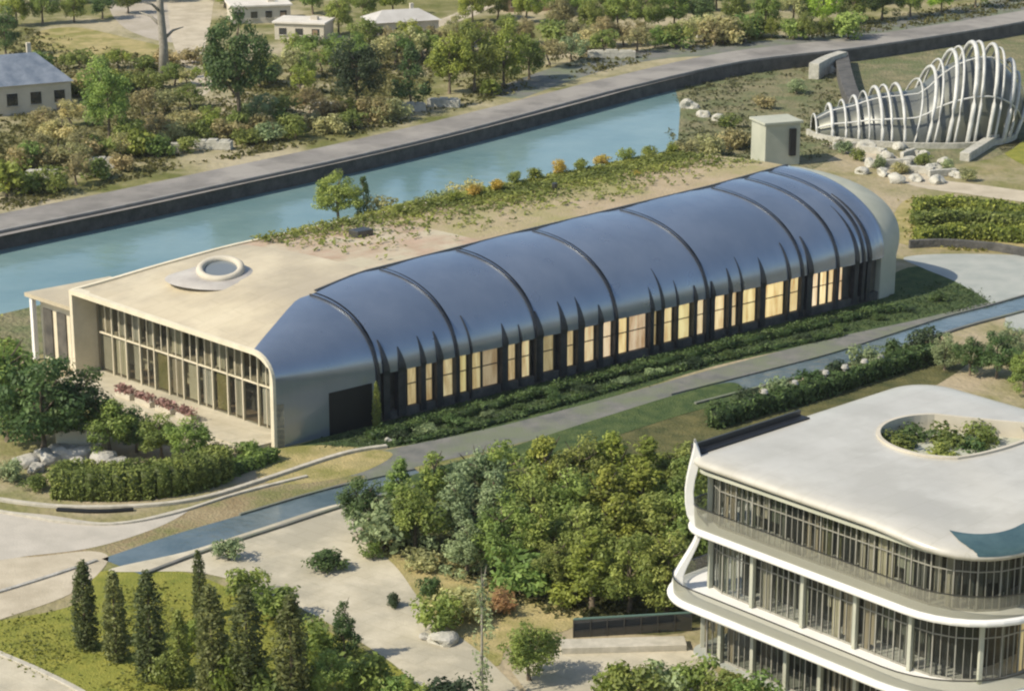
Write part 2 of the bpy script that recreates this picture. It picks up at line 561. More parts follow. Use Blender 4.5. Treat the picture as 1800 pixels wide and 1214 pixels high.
# low ground in front of the hall
CH = [(1830, 525), (1760, 545), (1680, 566), (1590, 595), (1480, 630), (1350, 664), (1200, 702), (1050, 748), (900, 796), (750, 836), (600, 872), (450, 918), (330, 955), (215, 996)]
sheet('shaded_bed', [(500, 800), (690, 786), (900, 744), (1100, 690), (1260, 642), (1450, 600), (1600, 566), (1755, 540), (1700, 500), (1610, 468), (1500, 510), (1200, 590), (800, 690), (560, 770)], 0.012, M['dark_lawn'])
ribbon('gravel_road', [(600, 830), (700, 806), (900, 762), (1100, 708), (1280, 656), (1480, 602), (1620, 570), (1760, 534)], 6.5, 3.0, 0.02, M['gravel'])
for part_, wa, wb_, side_ in ((CH[:7], 4.4, 4.0, 'right hand'), (CH[9:], 4.4, 5.8, 'left hand')):
    _, cl, cr = ribbon('channel_water', part_, wa, wb_, 0.03, M['channel'])
    kerb(None, 0, 0.4, 0.22, f'thin grey kerb on the hall side of the {side_} channel stretch', pts=cl, material=M['gravel'])
    kerb(None, 0, 0.3, 0.18, f'thin grey kerb on the near side of the {side_} channel stretch', pts=cr[:-12] if side_[0] == 'l' else cr, material=M['gravel'])
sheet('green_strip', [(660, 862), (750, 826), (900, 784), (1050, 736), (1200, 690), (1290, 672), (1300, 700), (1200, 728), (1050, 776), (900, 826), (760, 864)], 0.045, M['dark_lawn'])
sheet('straw_lawn', [(478, 792), (560, 782), (660, 790), (690, 800), (640, 828), (560, 846), (480, 850), (450, 830)], 0.03, M['straw'])
sheet('earth_path', [(60, 965), (200, 930), (330, 895), (450, 862), (560, 842), (640, 836), (600, 856), (450, 902), (330, 938), (200, 982), (100, 1030), (-40, 1075), (-40, 1030)], 0.025, M['earth'])
sheet('forecourt', [(-80, 900), (60, 902), (200, 918), (330, 892), (280, 925), (170, 960), (60, 975), (-80, 985)], 0.035, mat('grey_sandy_paving', (0.38, 0.35, 0.29), (0.47, 0.43, 0.36), 0.3, 0.85, bump=0.03, bscale=4))
sheet('side_road', [(-80, 990), (60, 978), (160, 968), (190, 985), (130, 1040), (0, 1088), (-80, 1110)], 0.03, M['path'])
kerb([(-80, 1062), (0, 1040), (90, 1012), (170, 985)], 0.03, 0.4, 0.15, 'grey-brown kerb crossing the sandy side road', material=M['rock'])
sheet('front_lawn', [(-80, 1100), (0, 1090), (135, 1060), (150, 1010), (300, 1000), (420, 1040), (560, 1100), (760, 1220), (700, 1300), (300, 1300), (140, 1210), (0, 1146), (-80, 1115)], 0.02, M['lawn'])
sheet('plaza', [(190, 1002), (330, 968), (450, 930), (600, 884), (650, 900), (650, 950), (700, 1000), (760, 1080), (860, 1160), (940, 1260), (800, 1260), (690, 1165), (560, 1085), (440, 1030), (340, 1005)], 0.036, M['plaza'])
sheet('straw_meadow', [(600, 940), (680, 920), (800, 990), (1010, 1040), (1010, 1100), (900, 1130), (870, 1170), (790, 1110), (730, 1050), (690, 1000)], 0.03, M['straw'])
sheet('corner_road', [(-80, 1118), (0, 1152), (70, 1182), (150, 1222), (150, 1300), (-80, 1300)], 0.03, M['plaza'], curve=False)
kerb([(-80, 1114), (0, 1149), (70, 1179), (150, 1220), (200, 1260)], 0.0, 0.5, 0.16, 'cream kerb between front lawn and pale corner road')
sheet('terrace_paving', [(980, 1130), (1200, 1128), (1260, 1180), (1300, 1260), (960, 1260), (900, 1180)], 0.04, M['plaza'], curve=False)
# right-hand side
sheet('pavement', [(1590, 452), (1680, 446), (1830, 452), (1900, 480), (1900, 560), (1830, 590), (1770, 575), (1762, 548), (1690, 500), (1620, 470)], 0.024, M['pavement'])
ribbon('sandy_path', [(1470, 250), (1540, 275), (1620, 318), (1720, 334), (1850, 352)], 6, 7, 0.028, M['path'])
sheet('field_lawn', [(1600, 348), (1700, 352), (1860, 372), (1860, 440), (1600, 432), (1570, 390)], 0.02, M['straw'])
sheet('bright_lawn', [(1740, 235), (1790, 170), (1900, 120), (1900, 300), (1800, 290)], 0.02, M['lawn'])
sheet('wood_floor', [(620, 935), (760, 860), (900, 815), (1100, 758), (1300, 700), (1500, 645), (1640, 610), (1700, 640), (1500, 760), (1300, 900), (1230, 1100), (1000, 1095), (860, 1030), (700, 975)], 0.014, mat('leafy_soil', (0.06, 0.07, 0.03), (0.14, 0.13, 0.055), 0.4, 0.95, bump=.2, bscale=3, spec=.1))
# kerbs of the hedge island
kerb([(-80, 862), (0, 880), (120, 893), (260, 890), (360, 876), (460, 846), (600, 800), (680, 786)], 0.0, 0.55, 0.3, 'broad cream kerb curving round the clipped hedge')
kerb([(-80, 888), (0, 900), (60, 910), (110, 918), (200, 922), (300, 905), (420, 868), (540, 838)], 0.0, 0.4, 0.22, 'second pale kerb below the broad one by the forecourt')
b = MB()
pts = [G(u, v, 0.01) for u, v in smooth_px([(100, 897), (150, 900), (190, 900), (235, 897)])]
b.sweep(pts, 0.5, 0.27)
tag(b.build('culvert', M['metal_dark'], bevel=0.05), 'dark culvert mouth in the kerb below the hedge', 'culvert')
# far paths
sheet('field_path', [(300, -30), (370, -30), (372, 30), (360, 90), (372, 150), (350, 165), (320, 110), (300, 60)], TZ + 0.02, M['path'])
sheet('dirt_clearing', [(60, 60), (130, 48), (220, 66), (300, 88), (250, 104), (120, 110), (50, 100)], TZ + 0.02, M['straw'])
sheet('dirt_field', [(200, 5), (330, 0), (350, 60), (300, 75), (220, 50)], TZ + 0.015, mat('grey_dirt', (0.33, 0.29, 0.22), (0.42, 0.37, 0.30), 0.2, 0.95, bump=0.1, bscale=2))
ribbon('farm_track', [(400, 2), (470, 22), (520, 40), (600, 68), (690, 60), (790, 36), (850, 10)], 4, 5, TZ + 0.025, M['path'])

# ------------------------------------------------------------------ vegetation meshes
def leaf_mesh(name, pos, nrm, size, tint, material, lens=1.5, core=None):
    """One small four-sided leaf spray per row of pos."""
    n = len(pos)
    r = rng.normal(size=(n, 3))
    a = np.cross(nrm, r)
    a /= np.linalg.norm(a, axis=1, keepdims=True) + 1e-9
    c = np.cross(nrm, a)
    s = size.reshape(-1, 1)
    v = np.empty((n, 4, 3))
    k = rng.uniform(0.55, 1.0, (n, 1))
    v[:, 0] = pos - a * s * lens * 0.5
    v[:, 1] = pos - c * s * 0.5 * k + a * s * rng.uniform(-.3, .3, (n, 1)) + nrm * s * 0.15
    v[:, 2] = pos + a * s * lens * 0.5
    v[:, 3] = pos + c * s * 0.5 * k + a * s * rng.uniform(-.3, .3, (n, 1)) - nrm * s * 0.1
    v = v.reshape(-1, 3)
    t = np.repeat(tint, 4)
    faces = np.arange(n * 4).reshape(-1, 4)
    nv = len(v)
    if core is not None:
        cv, cf = core
        v = np.vstack([v, cv])
        t = np.concatenate([t, np.full(len(cv), 0.5)])
    me = bpy.data.meshes.new(name)
    me.vertices.add(len(v))
    me.vertices.foreach_set('co', v.astype(np.float32).ravel())
    nf = n + (len(core[1]) if core is not None else 0)
    me.loops.add(nf * 4)
    li = faces.ravel()
    if core is not None:
        li = np.concatenate([li, (np.array(core[1]) + nv).ravel()])
    me.loops.foreach_set('vertex_index', li.astype(np.int32))
    me.polygons.add(nf)
    me.polygons.foreach_set('loop_start', (np.arange(nf) * 4).astype(np.int32))
    me.update(calc_edges=True)
    at = me.attributes.new('tint', 'FLOAT', 'POINT')
    at.data.foreach_set('value', t.astype(np.float32))
    me.materials.append(material)
    return me


def unit(n):
    d = rng.normal(size=(n, 3))
    return d / np.linalg.norm(d, axis=1, keepdims=True)


def clump_crown(name, centres, radii, per, leaf, up=0.55, material=None, tints=None, squash=0.85, spread=0.28):
    P, Nn, S, T = [], [], [], []
    for i, (c, r) in enumerate(zip(centres, radii)):
        n = max(8, int(per * r * r))
        d = unit(n)
        rr = r * (0.45 + 0.55 * rng.random((n, 1)) ** 0.5) * (1 + spread * rng.normal(size=(n, 1)) * 0.5)
        p = d * rr
        p[:, 2] *= squash
        P.append(c + p)
        q = d + np.array([0, 0, up]) + 0.42 * rng.normal(size=(n, 3))
        Nn.append(q / np.linalg.norm(q, axis=1, keepdims=True))
        S.append(leaf * rng.uniform(0.6, 1.35, n))
        tt = tints[i] if tints is not None else rng.uniform(0.72, 1.3)
        T.append(np.full(n, tt) * rng.uniform(0.92, 1.08, n))
    return leaf_mesh(name, np.vstack(P), np.vstack(Nn), np.concatenate(S), np.concatenate(T), material or M['leaf'])


def trunk_mesh(name, h, r, limbs, spread, lean=0.3, material=None, top=0.7, seed=0):
    rd = random.Random(seed)
    b = MB()
    pth = [Vector((0, 0, -0.15))]
    x = y = 0.0
    K = 5
    for i in range(1, K + 1):
        x += rd.uniform(-lean, lean) * h / 20
        y += rd.uniform(-lean, lean) * h / 20
        pth.append(Vector((x, y, h * top * i / K)))
    b.tube(pth, [r * 1.35] + [r * (1 - 0.14 * i) for i in range(1, K + 1)], 7)
    for i in range(limbs):
        k = rd.choice([2, 3, 4, 5])
        a = 2 * math.pi * i / limbs + rd.uniform(-.5, .5)
        o = pth[k]
        L = spread * rd.uniform(0.6, 1)
        e = o + Vector((math.cos(a) * L, math.sin(a) * L, h * 0.22 * rd.uniform(.6, 1.3)))
        m = (o + e) / 2 + Vector((0, 0, -0.08 * L))
        b.tube([o, m, e], [r * .5, r * .34, r * .12], 5)
    me = bpy.data.meshes.new(name)
    me.from_pydata([tuple(p) for p in b.v], [], b.f)
    me.polygons.foreach_set('use_smooth', [True] * len(me.polygons))
    me.materials.append(material or M['bark'])
    return me


def lobed(n, c, R, lo=0.5, hi=1.0, zmin=-0.75):
    """n clump centres filling a lumpy ellipsoid."""
    out = []
    amp = [(unit(1)[0], rng.uniform(0.12, 0.3)) for _ in range(5)]
    while len(out) < n:
        d = unit(1)[0]
        if d[2] < zmin:
            continue
        k = 1.0
        for ax, a in amp:
            k += a * max(0, d @ ax) ** 3 - 0.5 * a * max(0, -(d @ ax)) ** 3
        out.append(np.array(c) + d * np.array(R) * rng.uniform(lo, hi) * k)
    return out


KINDS = {}


def add_kind(kind, crown, trunk):
    KINDS.setdefault(kind, []).append((crown, trunk))


for s in range(6):   # broad crowns, 8 m tall
    n = 46
    C = lobed(n, (0, 0, 4.0), (2.8, 2.8, 2.95))
    C += [np.array([rng.uniform(-.8, .8), rng.uniform(-.8, .8), 6.6 + rng.uniform(0, .6)])]
    Rr = rng.uniform(0.55, 1.15, len(C))
    add_kind('broadleaf_tree', clump_crown('crown', C, Rr, 150, 0.235), trunk_mesh('trunk', 8, 0.22, 6, 1.9, seed=s))
for s in range(4):   # taller, ragged pyramid-like crowns, 8 m tall
    C, Rr = [], []
    for i in range(50):
        t = rng.random() ** 0.8
        z = 0.9 + 6.6 * t
        rad = (1 - t) ** 0.75 * 2.4 + 0.15
        a = rng.uniform(0, 2 * math.pi)
        q = rad * rng.uniform(0.4, 1.1)
        C.append(np.array([q * math.cos(a), q * math.sin(a), z]))
        Rr.append(rng.uniform(0.45, 0.85) * (1.15 - 0.5 * t))
    add_kind('tapering_tree', clump_crown('crown', C, Rr, 200, 0.215), trunk_mesh('trunk', 8, 0.2, 5, 1.1, seed=20 + s, top=0.7))
for s in range(5):   # cypress, 9 m tall
    C, Rr = [], []
    for i in range(150):
        t = (i + rng.random()) / 150
        z = 0.25 + 8.5 * t
        rad = (min(1, 0.72 + 1.2 * t) * (1 - t ** 5) + 0.03) * 0.82
        a = i * 2.4 + rng.uniform(-.4, .4)
        q = rad * rng.uniform(0.55, 1.0)
        C.append(np.array([q * math.cos(a), q * math.sin(a), z]))
        Rr.append(rng.uniform(0.28, 0.42) * (1.1 - 0.35 * t))
    add_kind('cypress_tree', clump_crown('crown', C, Rr, 210, 0.19, squash=1.7, up=0.2), trunk_mesh('trunk', 9, 0.16, 0, 1, lean=0.05, seed=40 + s, top=0.8))
for s in range(2):   # big crowns with fine leaves, 8 m tall
    C = lobed(80, (0, 0, 4.6), (2.5, 2.5, 2.7))
    Rr = rng.uniform(0.4, 0.85, len(C))
    add_kind('large_tree', clump_crown('crown', C, Rr, 230, 0.17), trunk_mesh('trunk', 8, 0.2, 6, 1.7, seed=100 + s))
for s in range(6):   # shrubs, about 2.4 m tall
    C = lobed(22, (0, 0, 1.05), (1.25, 1.25, 0.95), 0.3, 1.0, -0.8)
    Rr = rng.uniform(0.35, 0.7, len(C))
    add_kind('shrub', clump_crown('crown', C, Rr, 170, 0.2), trunk_mesh('trunk', 1.6, 0.09, 5, 0.7, seed=60 + s))
for s in range(4):   # open olive-like trees, 5 m tall
    C = lobed(30, (0, 0, 2.7), (2.2, 2.2, 1.7), 0.4, 1.0, -0.7)
    Rr = rng.uniform(0.5, 0.95, len(C))
    add_kind('olive_tree', clump_crown('crown', C, Rr, 110, 0.24), trunk_mesh('trunk', 4.5, 0.2, 6, 1.5, lean=1.2, seed=80 + s))
for s in range(2):   # thin poplar, 10 m tall
    C, Rr = [], []
    for i in range(40):
        t = rng.random()
        z = 0.6 + 9.0 * t
        rad = (0.5 + 0.6 * math.sin(math.pi * min(1, t * 1.1))) * 0.8
        a = rng.uniform(0, 2 * math.pi)
        q = rad * rng.uniform(0.2, 1.0)
        C.append(np.array([q * math.cos(a), q * math.sin(a), z]))
        Rr.append(rng.uniform(0.3, 0.5))
    add_kind('poplar_tree', clump_crown('crown', C, Rr, 95, 0.2, squash=1.5), trunk_mesh('trunk', 10, 0.15, 5, 0.6, lean=0.15, seed=90 + s, top=0.9, material=M['bare_bark']))
NOMINAL = {'large_tree': 8.0, 'broadleaf_tree': 8.0, 'tapering_tree': 8.0, 'cypress_tree': 9.0, 'shrub': 2.3, 'olive_tree': 5.0, 'poplar_tree': 10.0}
CAT = {'large_tree': 'tree', 'broadleaf_tree': 'tree', 'tapering_tree': 'tree', 'cypress_tree': 'cypress', 'shrub': 'shrub', 'olive_tree': 'olive tree', 'poplar_tree': 'poplar'}

TINT = {
    'cypress green': (0.125, 0.148, 0.052), 'soft green': (0.165, 0.190, 0.066),
    'olive-yellow': (0.270, 0.305, 0.058), 'yellow-green': (0.275, 0.320, 0.075), 'mid-green': (0.226, 0.310, 0.075),
    'dark green': (0.106, 0.162, 0.053), 'grey-green': (0.274, 0.334, 0.162), 'brown-olive': (0.356, 0.305, 0.142),
    'bright green': (0.417, 0.559, 0.083), 'blackish green': (0.067, 0.100, 0.047), 'olive': (0.225, 0.265, 0.066), 'ochre': (0.571, 0.403, 0.083),
    'pale olive': (0.476, 0.451, 0.202), 'reddish olive': (0.356, 0.215, 0.106), 'pink': (0.36, 0.215, 0.185), 'old pink': (1.306, 0.381, 0.403),
}
SEEN = {}


def plant(kind, loc, height, tint, label, group=None, sx=1.0, variant=None):
    vs = KINDS[kind]
    i = SEEN.get(kind, 0) if variant is None else variant
    SEEN[kind] = i + 1
    cm, tm = vs[i % len(vs)]
    root = empty(kind, loc, label, CAT[kind], group)
    k = height / NOMINAL[kind]
    root.scale = (k * sx, k * sx, k)
    root.rotation_euler = (0, 0, random.uniform(0, 6.283))
    c = bpy.data.objects.new('crown', cm)
    COL.objects.link(c)
    c.parent = root
    col = TINT[tint]
    j = random.uniform(0.86, 1.16)
    c.color = (col[0] * j * random.uniform(.93, 1.07), col[1] * j, col[2] * j, 1)
    t = bpy.data.objects.new('trunk', tm)
    COL.objects.link(t)
    t.parent = root
    return root


def row(items, z, where, group, kind_words=None):
    """A row of plants from left to right; each label gives colour, kind, where it stands and its place in the row."""
    items = sorted(items, key=lambda q: q[0])
    words = {'broadleaf_tree': 'broad tree', 'tapering_tree': 'tapering tree', 'shrub': 'shrub', 'cypress_tree': 'cypress', 'olive_tree': 'low tree', 'poplar_tree': 'poplar'}
    for i, it in enumerate(items):
        u, v, hgt, kind, tint = it[:5]
        sx = it[5] if len(it) > 5 else 1.0
        pos = 'only one' if len(items) == 1 else ('leftmost' if i == 0 else ('rightmost' if i == len(items) - 1 else f'{ORD[i]} from the left'))
        plant(kind, G(u, v, z), hgt, tint, f'{tint} {words[kind]} {where}, {pos}', group, sx)


B_, T_, S_, O_, C_ = 'broadleaf_tree', 'tapering_tree', 'shrub', 'olive_tree', 'cypress_tree'
Gw = 'trees of the wood below the vaulted hall'
row([(640, 945, 6.3, B_, 'dark green', .9), (705, 925, 7.0, T_, 'mid-green'), (765, 918, 7.5, T_, 'yellow-green', 1.1), (835, 915, 7.5, B_, 'grey-green'),
     (895, 912, 7.5, B_, 'yellow-green'), (955, 915, 8.6, T_, 'olive-yellow', 1.2), (1015, 912, 8.1, B_, 'olive'), (1075, 910, 8.6, T_, 'olive-yellow', 1.35),
     (1135, 912, 8.4, T_, 'olive-yellow', 1.35), (1195, 905, 8.1, B_, 'olive')], 0, 'in the back row of the wood', Gw)
row([(672, 968, 4.7, S_, 'grey-green', 1.0), (730, 965, 6.8, B_, 'yellow-green'), (800, 962, 7.7, T_, 'grey-green', 1.2), (868, 962, 7.7, T_, 'grey-green', 1.15),
     (935, 958, 7.9, B_, 'olive'), (1000, 960, 7.9, B_, 'mid-green'), (1065, 962, 8.1, T_, 'olive-yellow', 1.35), (1130, 958, 8.4, T_, 'olive-yellow', 1.3), (1195, 955, 8.1, B_, 'olive')],
    0, 'in the second row of the wood', Gw)
row([(820, 1010, 5.6, T_, 'grey-green', 1.2), (885, 1012, 7.2, B_, 'mid-green'), (950, 1015, 7.2, T_, 'yellow-green', 1.25), (1018, 1010, 7.5, B_, 'olive'), (1085, 1012, 7.9, T_, 'olive-yellow', 1.3), (1150, 1010, 8.1, B_, 'olive'), (1205, 1010, 8.1, B_, 'mid-green')],
    0, 'in the third row of the wood', Gw)
row([(915, 1040, 4.7, S_, 'mid-green', 1.1), (975, 1048, 5.4, B_, 'olive'), (1040, 1068, 7.5, T_, 'olive-yellow', 1.35), (1105, 1075, 7.5, B_, 'yellow-green'), (1170, 1078, 7.2, B_, 'olive')],
    0, 'in the front row of the wood', Gw)

# foreground planting
Gc = 'cypresses on the front lawn'
cy = [(152, 1140, 7.8, 'cypress green', 1.30), (205, 1160, 7.8, 'soft green', 1.30), (266, 1195, 9.4, 'cypress green', 1.30), (318, 1205, 6.4, 'olive', 1.30), (352, 1085, 6.2, 'soft green', 1.00),
      (376, 1232, 9.8, 'soft green', 1.30), (437, 1242, 10.2, 'cypress green', 1.30), (516, 1250, 9.8, 'soft green', 1.30)]
cw = ['leftmost dark cypress on the front lawn, standing apart', 'second cypress from the left on the front lawn', 'third cypress from the left, tall and broad on the lawn',
      'short olive cypress between two tall dark ones', 'small cypress behind the row, nearest the channel water', 'tall dark cypress right of the short olive one, cut by the frame',
      'tall cypress second from the right in the front lawn row', 'rightmost cypress of the front lawn, beside the lumpy bush tree']
for (u, v, hgt, t, sx), w in zip(cy, cw):
    plant(C_, G(u, v), hgt, t, w, Gc, sx)
row([(292, 1205, 3.2, S_, 'olive', .7), (408, 1238, 4.4, S_, 'olive-yellow', .6), (475, 1250, 4.4, S_, 'olive', .7)], 0, 'filling a gap in the cypress row', 'shrubs between the cypresses')
plant(S_, G(402, 985), 2.2, 'grey-green', 'round grey-green shrub at the edge of the channel', None, 1.1)
plant(S_, G(435, 1052), 3.0, 'yellow-green', 'yellow-green shrub behind the tall cypresses, left of its neighbour', None, 1.0)
plant(S_, G(478, 1085), 3.4, 'yellow-green', 'yellow-green shrub behind the tall cypresses, nearest the plaza', None, 1.0)
plant(S_, G(340, 1140), 3.0, 'olive-yellow', 'olive-yellow shrub between the short olive cypress and the lawn', None, .9)
plant(T_, G(606, 1160), 5.6, 'dark green', 'lumpy dark green bush tree beside the plaza path', None, .8)
plant(B_, G(575, 1240), 5.0, 'mid-green', 'bushy mid-green tree at the bottom edge below the plaza', None, .9)
row([(560, 1165, 3.6, S_, 'yellow-green', .9), (640, 1215, 4.0, S_, 'yellow-green'), (690, 1232, 2.6, S_, 'mid-green'), (730, 1240, 2.2, S_, 'yellow-green'), (795, 1250, 3.2, S_, 'blackish green')], 0, 'along the lower edge of the plaza path', 'shrubs below the plaza path')
plant('poplar_tree', G(848, 1228), 10.5, 'grey-green', 'thin grey-green poplar standing alone beside the plaza path', None, 1.0)
plant(B_, G(930, 1195), 5.2, 'yellow-green', 'wide round yellow-green tree left of the white terrace', None, 1.2)
plant(S_, G(575, 1000), 2.2, 'dark green', 'dark low shrub alone on the pale plaza', None, 1.4)
plant(S_, G(655, 982), 1.6, 'mid-green', 'small green shrub at the left foot of the wood', None, 1.1)
plant(S_, G(692, 1065), 1.6, 'blackish green', 'blackish little shrub at the edge of the straw meadow', None, .7)
plant(S_, G(752, 1052), 2.4, 'dark green', 'dark upright shrub on the straw meadow', None, .7)
plant(S_, G(770, 1112), 3.4, 'yellow-green', 'yellow-green shrub behind the large pale boulder', None, 1.0)
plant(S_, G(740, 1000), 2.2, 'pale olive', 'pale olive shrub on the upper straw meadow', None, 1.3)
plant(S_, G(815, 1085), 3.2, 'pale olive', 'pale olive shrub just left of the thin poplar', None, 1.2)
plant(S_, G(880, 1075), 1.8, 'reddish olive', 'brownish low shrub right of the thin poplar', None, 1.4)
row([(1075, 1232, 3.4, S_, 'olive-yellow'), (1120, 1242, 3.6, S_, 'olive'), (1170, 1230, 3.2, S_, 'grey-green'), (1225, 1225, 3.6, S_, 'yellow-green'), (1275, 1235, 3.2, S_, 'olive'), (1325, 1245, 3.0, S_, 'mid-green')], 0, 'below the white terrace by the office', 'shrubs below the white terrace')

# trees at the left end of the hall
Gl = 'dark trees at the left end of the hall'
row([(15, 775, 11.5, B_, 'mid-green'), (75, 800, 10.5, B_, 'dark green', 1.1), (140, 790, 9.0, B_, 'dark green', 1.1), (195, 800, 6.6, B_, 'mid-green', 1.1), (-25, 720, 11, B_, 'olive')], 0, 'in the dark clump left of the hall', Gl)
row([(240, 795, 5.0, B_, 'dark green', 1.2), (285, 805, 5.0, B_, 'olive', 1.2), (335, 818, 5.4, B_, 'mid-green', 1.1), (385, 812, 2.6, S_, 'olive', 1.0), (430, 800, 1.8, S_, 'mid-green', 1.2)], 0, 'before the hall front between clump and kerb', 'planting before the hall front')
row([(20, 845, 2.2, S_, 'grey-green', 1.2), (62, 862, 1.8, S_, 'olive', 1.1), (100, 850, 2.0, S_, 'olive', 1.0)], 0, 'between the kerb and the rock heap', 'shrubs beside the rock heap')

# canal near bank
plant('large_tree', G(594, 402), 8.2, 'yellow-green', 'bushy yellow-green tree on the canal bank behind the hall roof', None, 1.25)
plant(T_, G(640, 392), 7.0, 'dark green', 'narrow dark green tree beside the bushy yellow-green bank tree', None, .7)
row([(680, 398, 4.2, S_, 'pale olive', 1.0), (725, 388, 4.0, S_, 'grey-green', 1.0), (775, 378, 4.0, S_, 'grey-green', 1.0), (820, 366, 4.2, S_, 'pale olive', 1.0)], 0, 'on the canal bank behind the roof', 'shrubs on the near canal bank')
row([(1205, 285, 4, S_, 'brown-olive', 1.0), (1250, 275, 4, S_, 'pale olive', 1.2), (1300, 262, 4, S_, 'brown-olive', 1.2), (1280, 225, 2.4, S_, 'olive', 1.3), (1345, 190, 2.6, S_, 'brown-olive', 1.4), (1400, 165, 2.6, S_, 'grey-green', 1.3)], 0, 'on the earth bank where the canal ends', 'shrubs on the earth bank')

# ------------------------------------------------------------------ land beyond the canal
FZ = TZ
row([(12, 345, 6, S_, 'olive-yellow', 1.0), (58, 338, 3.4, S_, 'olive', 1.1), (100, 338, 3.8, S_, 'olive', 1.1), (135, 325, 5, O_, 'brown-olive', 1.0), (168, 312, 3.6, S_, 'olive', 1.2), (215, 300, 3, S_, 'brown-olive', 1.1),
     (330, 268, 2.6, S_, 'olive', 1.2), (430, 255, 3.0, S_, 'olive', 1.2), (470, 250, 3.6, S_, 'grey-green', 1.2), (520, 244, 3.8, S_, 'olive', 1.2), (575, 235, 3.8, S_, 'pale olive', 1.2), (620, 228, 3.4, S_, 'olive', 1.2), (665, 212, 3.2, S_, 'pale olive', 1.2), (860, 168, 3.4, S_, 'olive-yellow', 1.1)],
    FZ, 'in the first row beyond the canal road', 'shrubs along the canal road')
row([(70, 285, 5, O_, 'brown-olive', 1.1), (105, 262, 5.4, O_, 'pale olive', 1.1), (150, 280, 5.4, O_, 'brown-olive', 1.1), (235, 265, 5.6, O_, 'olive', 1.1), (275, 248, 4.6, O_, 'brown-olive', 1.1), (320, 238, 4.8, O_, 'pale olive', 1.2), (365, 232, 4.4, O_, 'olive-yellow', 1.2),
     (455, 222, 5.6, O_, 'grey-green', 1.1), (500, 215, 5.0, O_, 'olive', 1.2), (545, 205, 5.4, O_, 'brown-olive', 1.1)],
    FZ, 'in the scrub behind the road shrubs', 'olive scrub beyond the canal')
row([(80, 235, 4.8, O_, 'brown-olive', 1.2), (125, 222, 4.6, O_, 'pale olive', 1.2), (250, 205, 5.0, O_, 'brown-olive', 1.2), (290, 196, 4.4, O_, 'pale olive', 1.2), (335, 190, 4.6, O_, 'olive', 1.2), (530, 165, 5.2, O_, 'olive-yellow', 1.1)],
    FZ, 'in the upper scrub near the bare trunk', 'upper olive scrub')
def auto_row(u0, u1, v0, v1, n, z, hs, kinds, tints, where, group, sx=1.15):
    its = []
    for k in range(n):
        x = (k + random.uniform(.2, .8)) / n
        its.append((u0 + (u1 - u0) * x, v0 + (v1 - v0) * x + random.uniform(-7, 7), random.uniform(*hs), random.choice(kinds), random.choice(tints), sx * random.uniform(.9, 1.15)))
    row(its, z, where, group)


OT = ['olive', 'brown-olive', 'pale olive', 'mid-green', 'olive-yellow']
auto_row(0, 380, 175, 150, 13, FZ, (3.5, 5.5), [O_, S_], OT, 'on the slope below the clearing', 'slope planting below the clearing')
auto_row(30, 420, 128, 112, 12, FZ, (3.2, 5.0), [O_, S_], OT, 'below the clearing', 'planting along the clearing')
auto_row(20, 290, 305, 268, 9, FZ, (3.5, 5.0), [S_, O_], OT, 'between road shrubs and scrub', 'filler scrub by the road')
auto_row(300, 700, 250, 205, 14, FZ, (3.0, 4.6), [S_], OT, 'in the thicket under the tallest tree', 'thicket under the tallest tree')
auto_row(440, 760, 150, 105, 12, FZ, (4.5, 7.0), [O_, B_], OT, 'between the pale houses and dark trees', 'planting below the pale houses', 1.05)
auto_row(500, 940, 112, 78, 13, FZ, (5.0, 7.5), [B_, O_], OT, 'just below the pale houses', 'upper planting below the pale houses', 1.05)
auto_row(960, 1500, 92, 62, 18, FZ, (4.2, 6.5), [O_, B_, S_], OT, 'in front of the upper right belt', 'front of the upper right belt', 1.1)
auto_row(960, 1760, 30, -8, 18, FZ, (7, 9), [B_], OT + ['yellow-green', 'dark green'], 'in the rear of the upper right belt', 'rear of the upper right belt', 1.1)
auto_row(0, 900, 4, -12, 18, FZ, (7, 9), [B_], OT + ['yellow-green', 'dark green'], 'at the very top edge, upper left', 'trees at the very top edge', 1.05)
plant('large_tree', G(192, 262, FZ), 14, 'mid-green', 'big mid-green tree rising from the olive scrub', None, .85)
plant('large_tree', G(420, 232, FZ), 20, 'dark green', 'tallest round dark tree beyond the canal, on a thick trunk', None, .85)
plant('large_tree', G(628, 205, FZ), 13, 'blackish green', 'blackish round tree right of the tallest one', None, 1.05)
plant(T_, G(722, 192, FZ), 11.5, 'dark green', 'narrow dark tree between the blackish and the yellow trees', None, .9)
row([(790, 165, 11.5, B_, 'olive-yellow', .85), (835, 160, 12, B_, 'olive', .9), (885, 152, 11.5, B_, 'olive-yellow', .9), (930, 140, 9.0, B_, 'olive', .9)], FZ, 'in the yellow grove above the canal road', 'yellow grove beyond the canal')
row([(965, 118, 6.0, O_, 'brown-olive', 1.1), (1005, 108, 5.6, O_, 'grey-green', 1.1), (1060, 98, 5.4, O_, 'olive', 1.1), (1120, 92, 5.2, O_, 'brown-olive', 1.1), (1190, 84, 5.6, O_, 'olive', 1.1), (1255, 80, 5.0, O_, 'brown-olive', 1.1), (1310, 74, 5.0, O_, 'olive', 1.0)],
    FZ, 'right of the yellow grove beside the verge', 'low trees beside the verge')
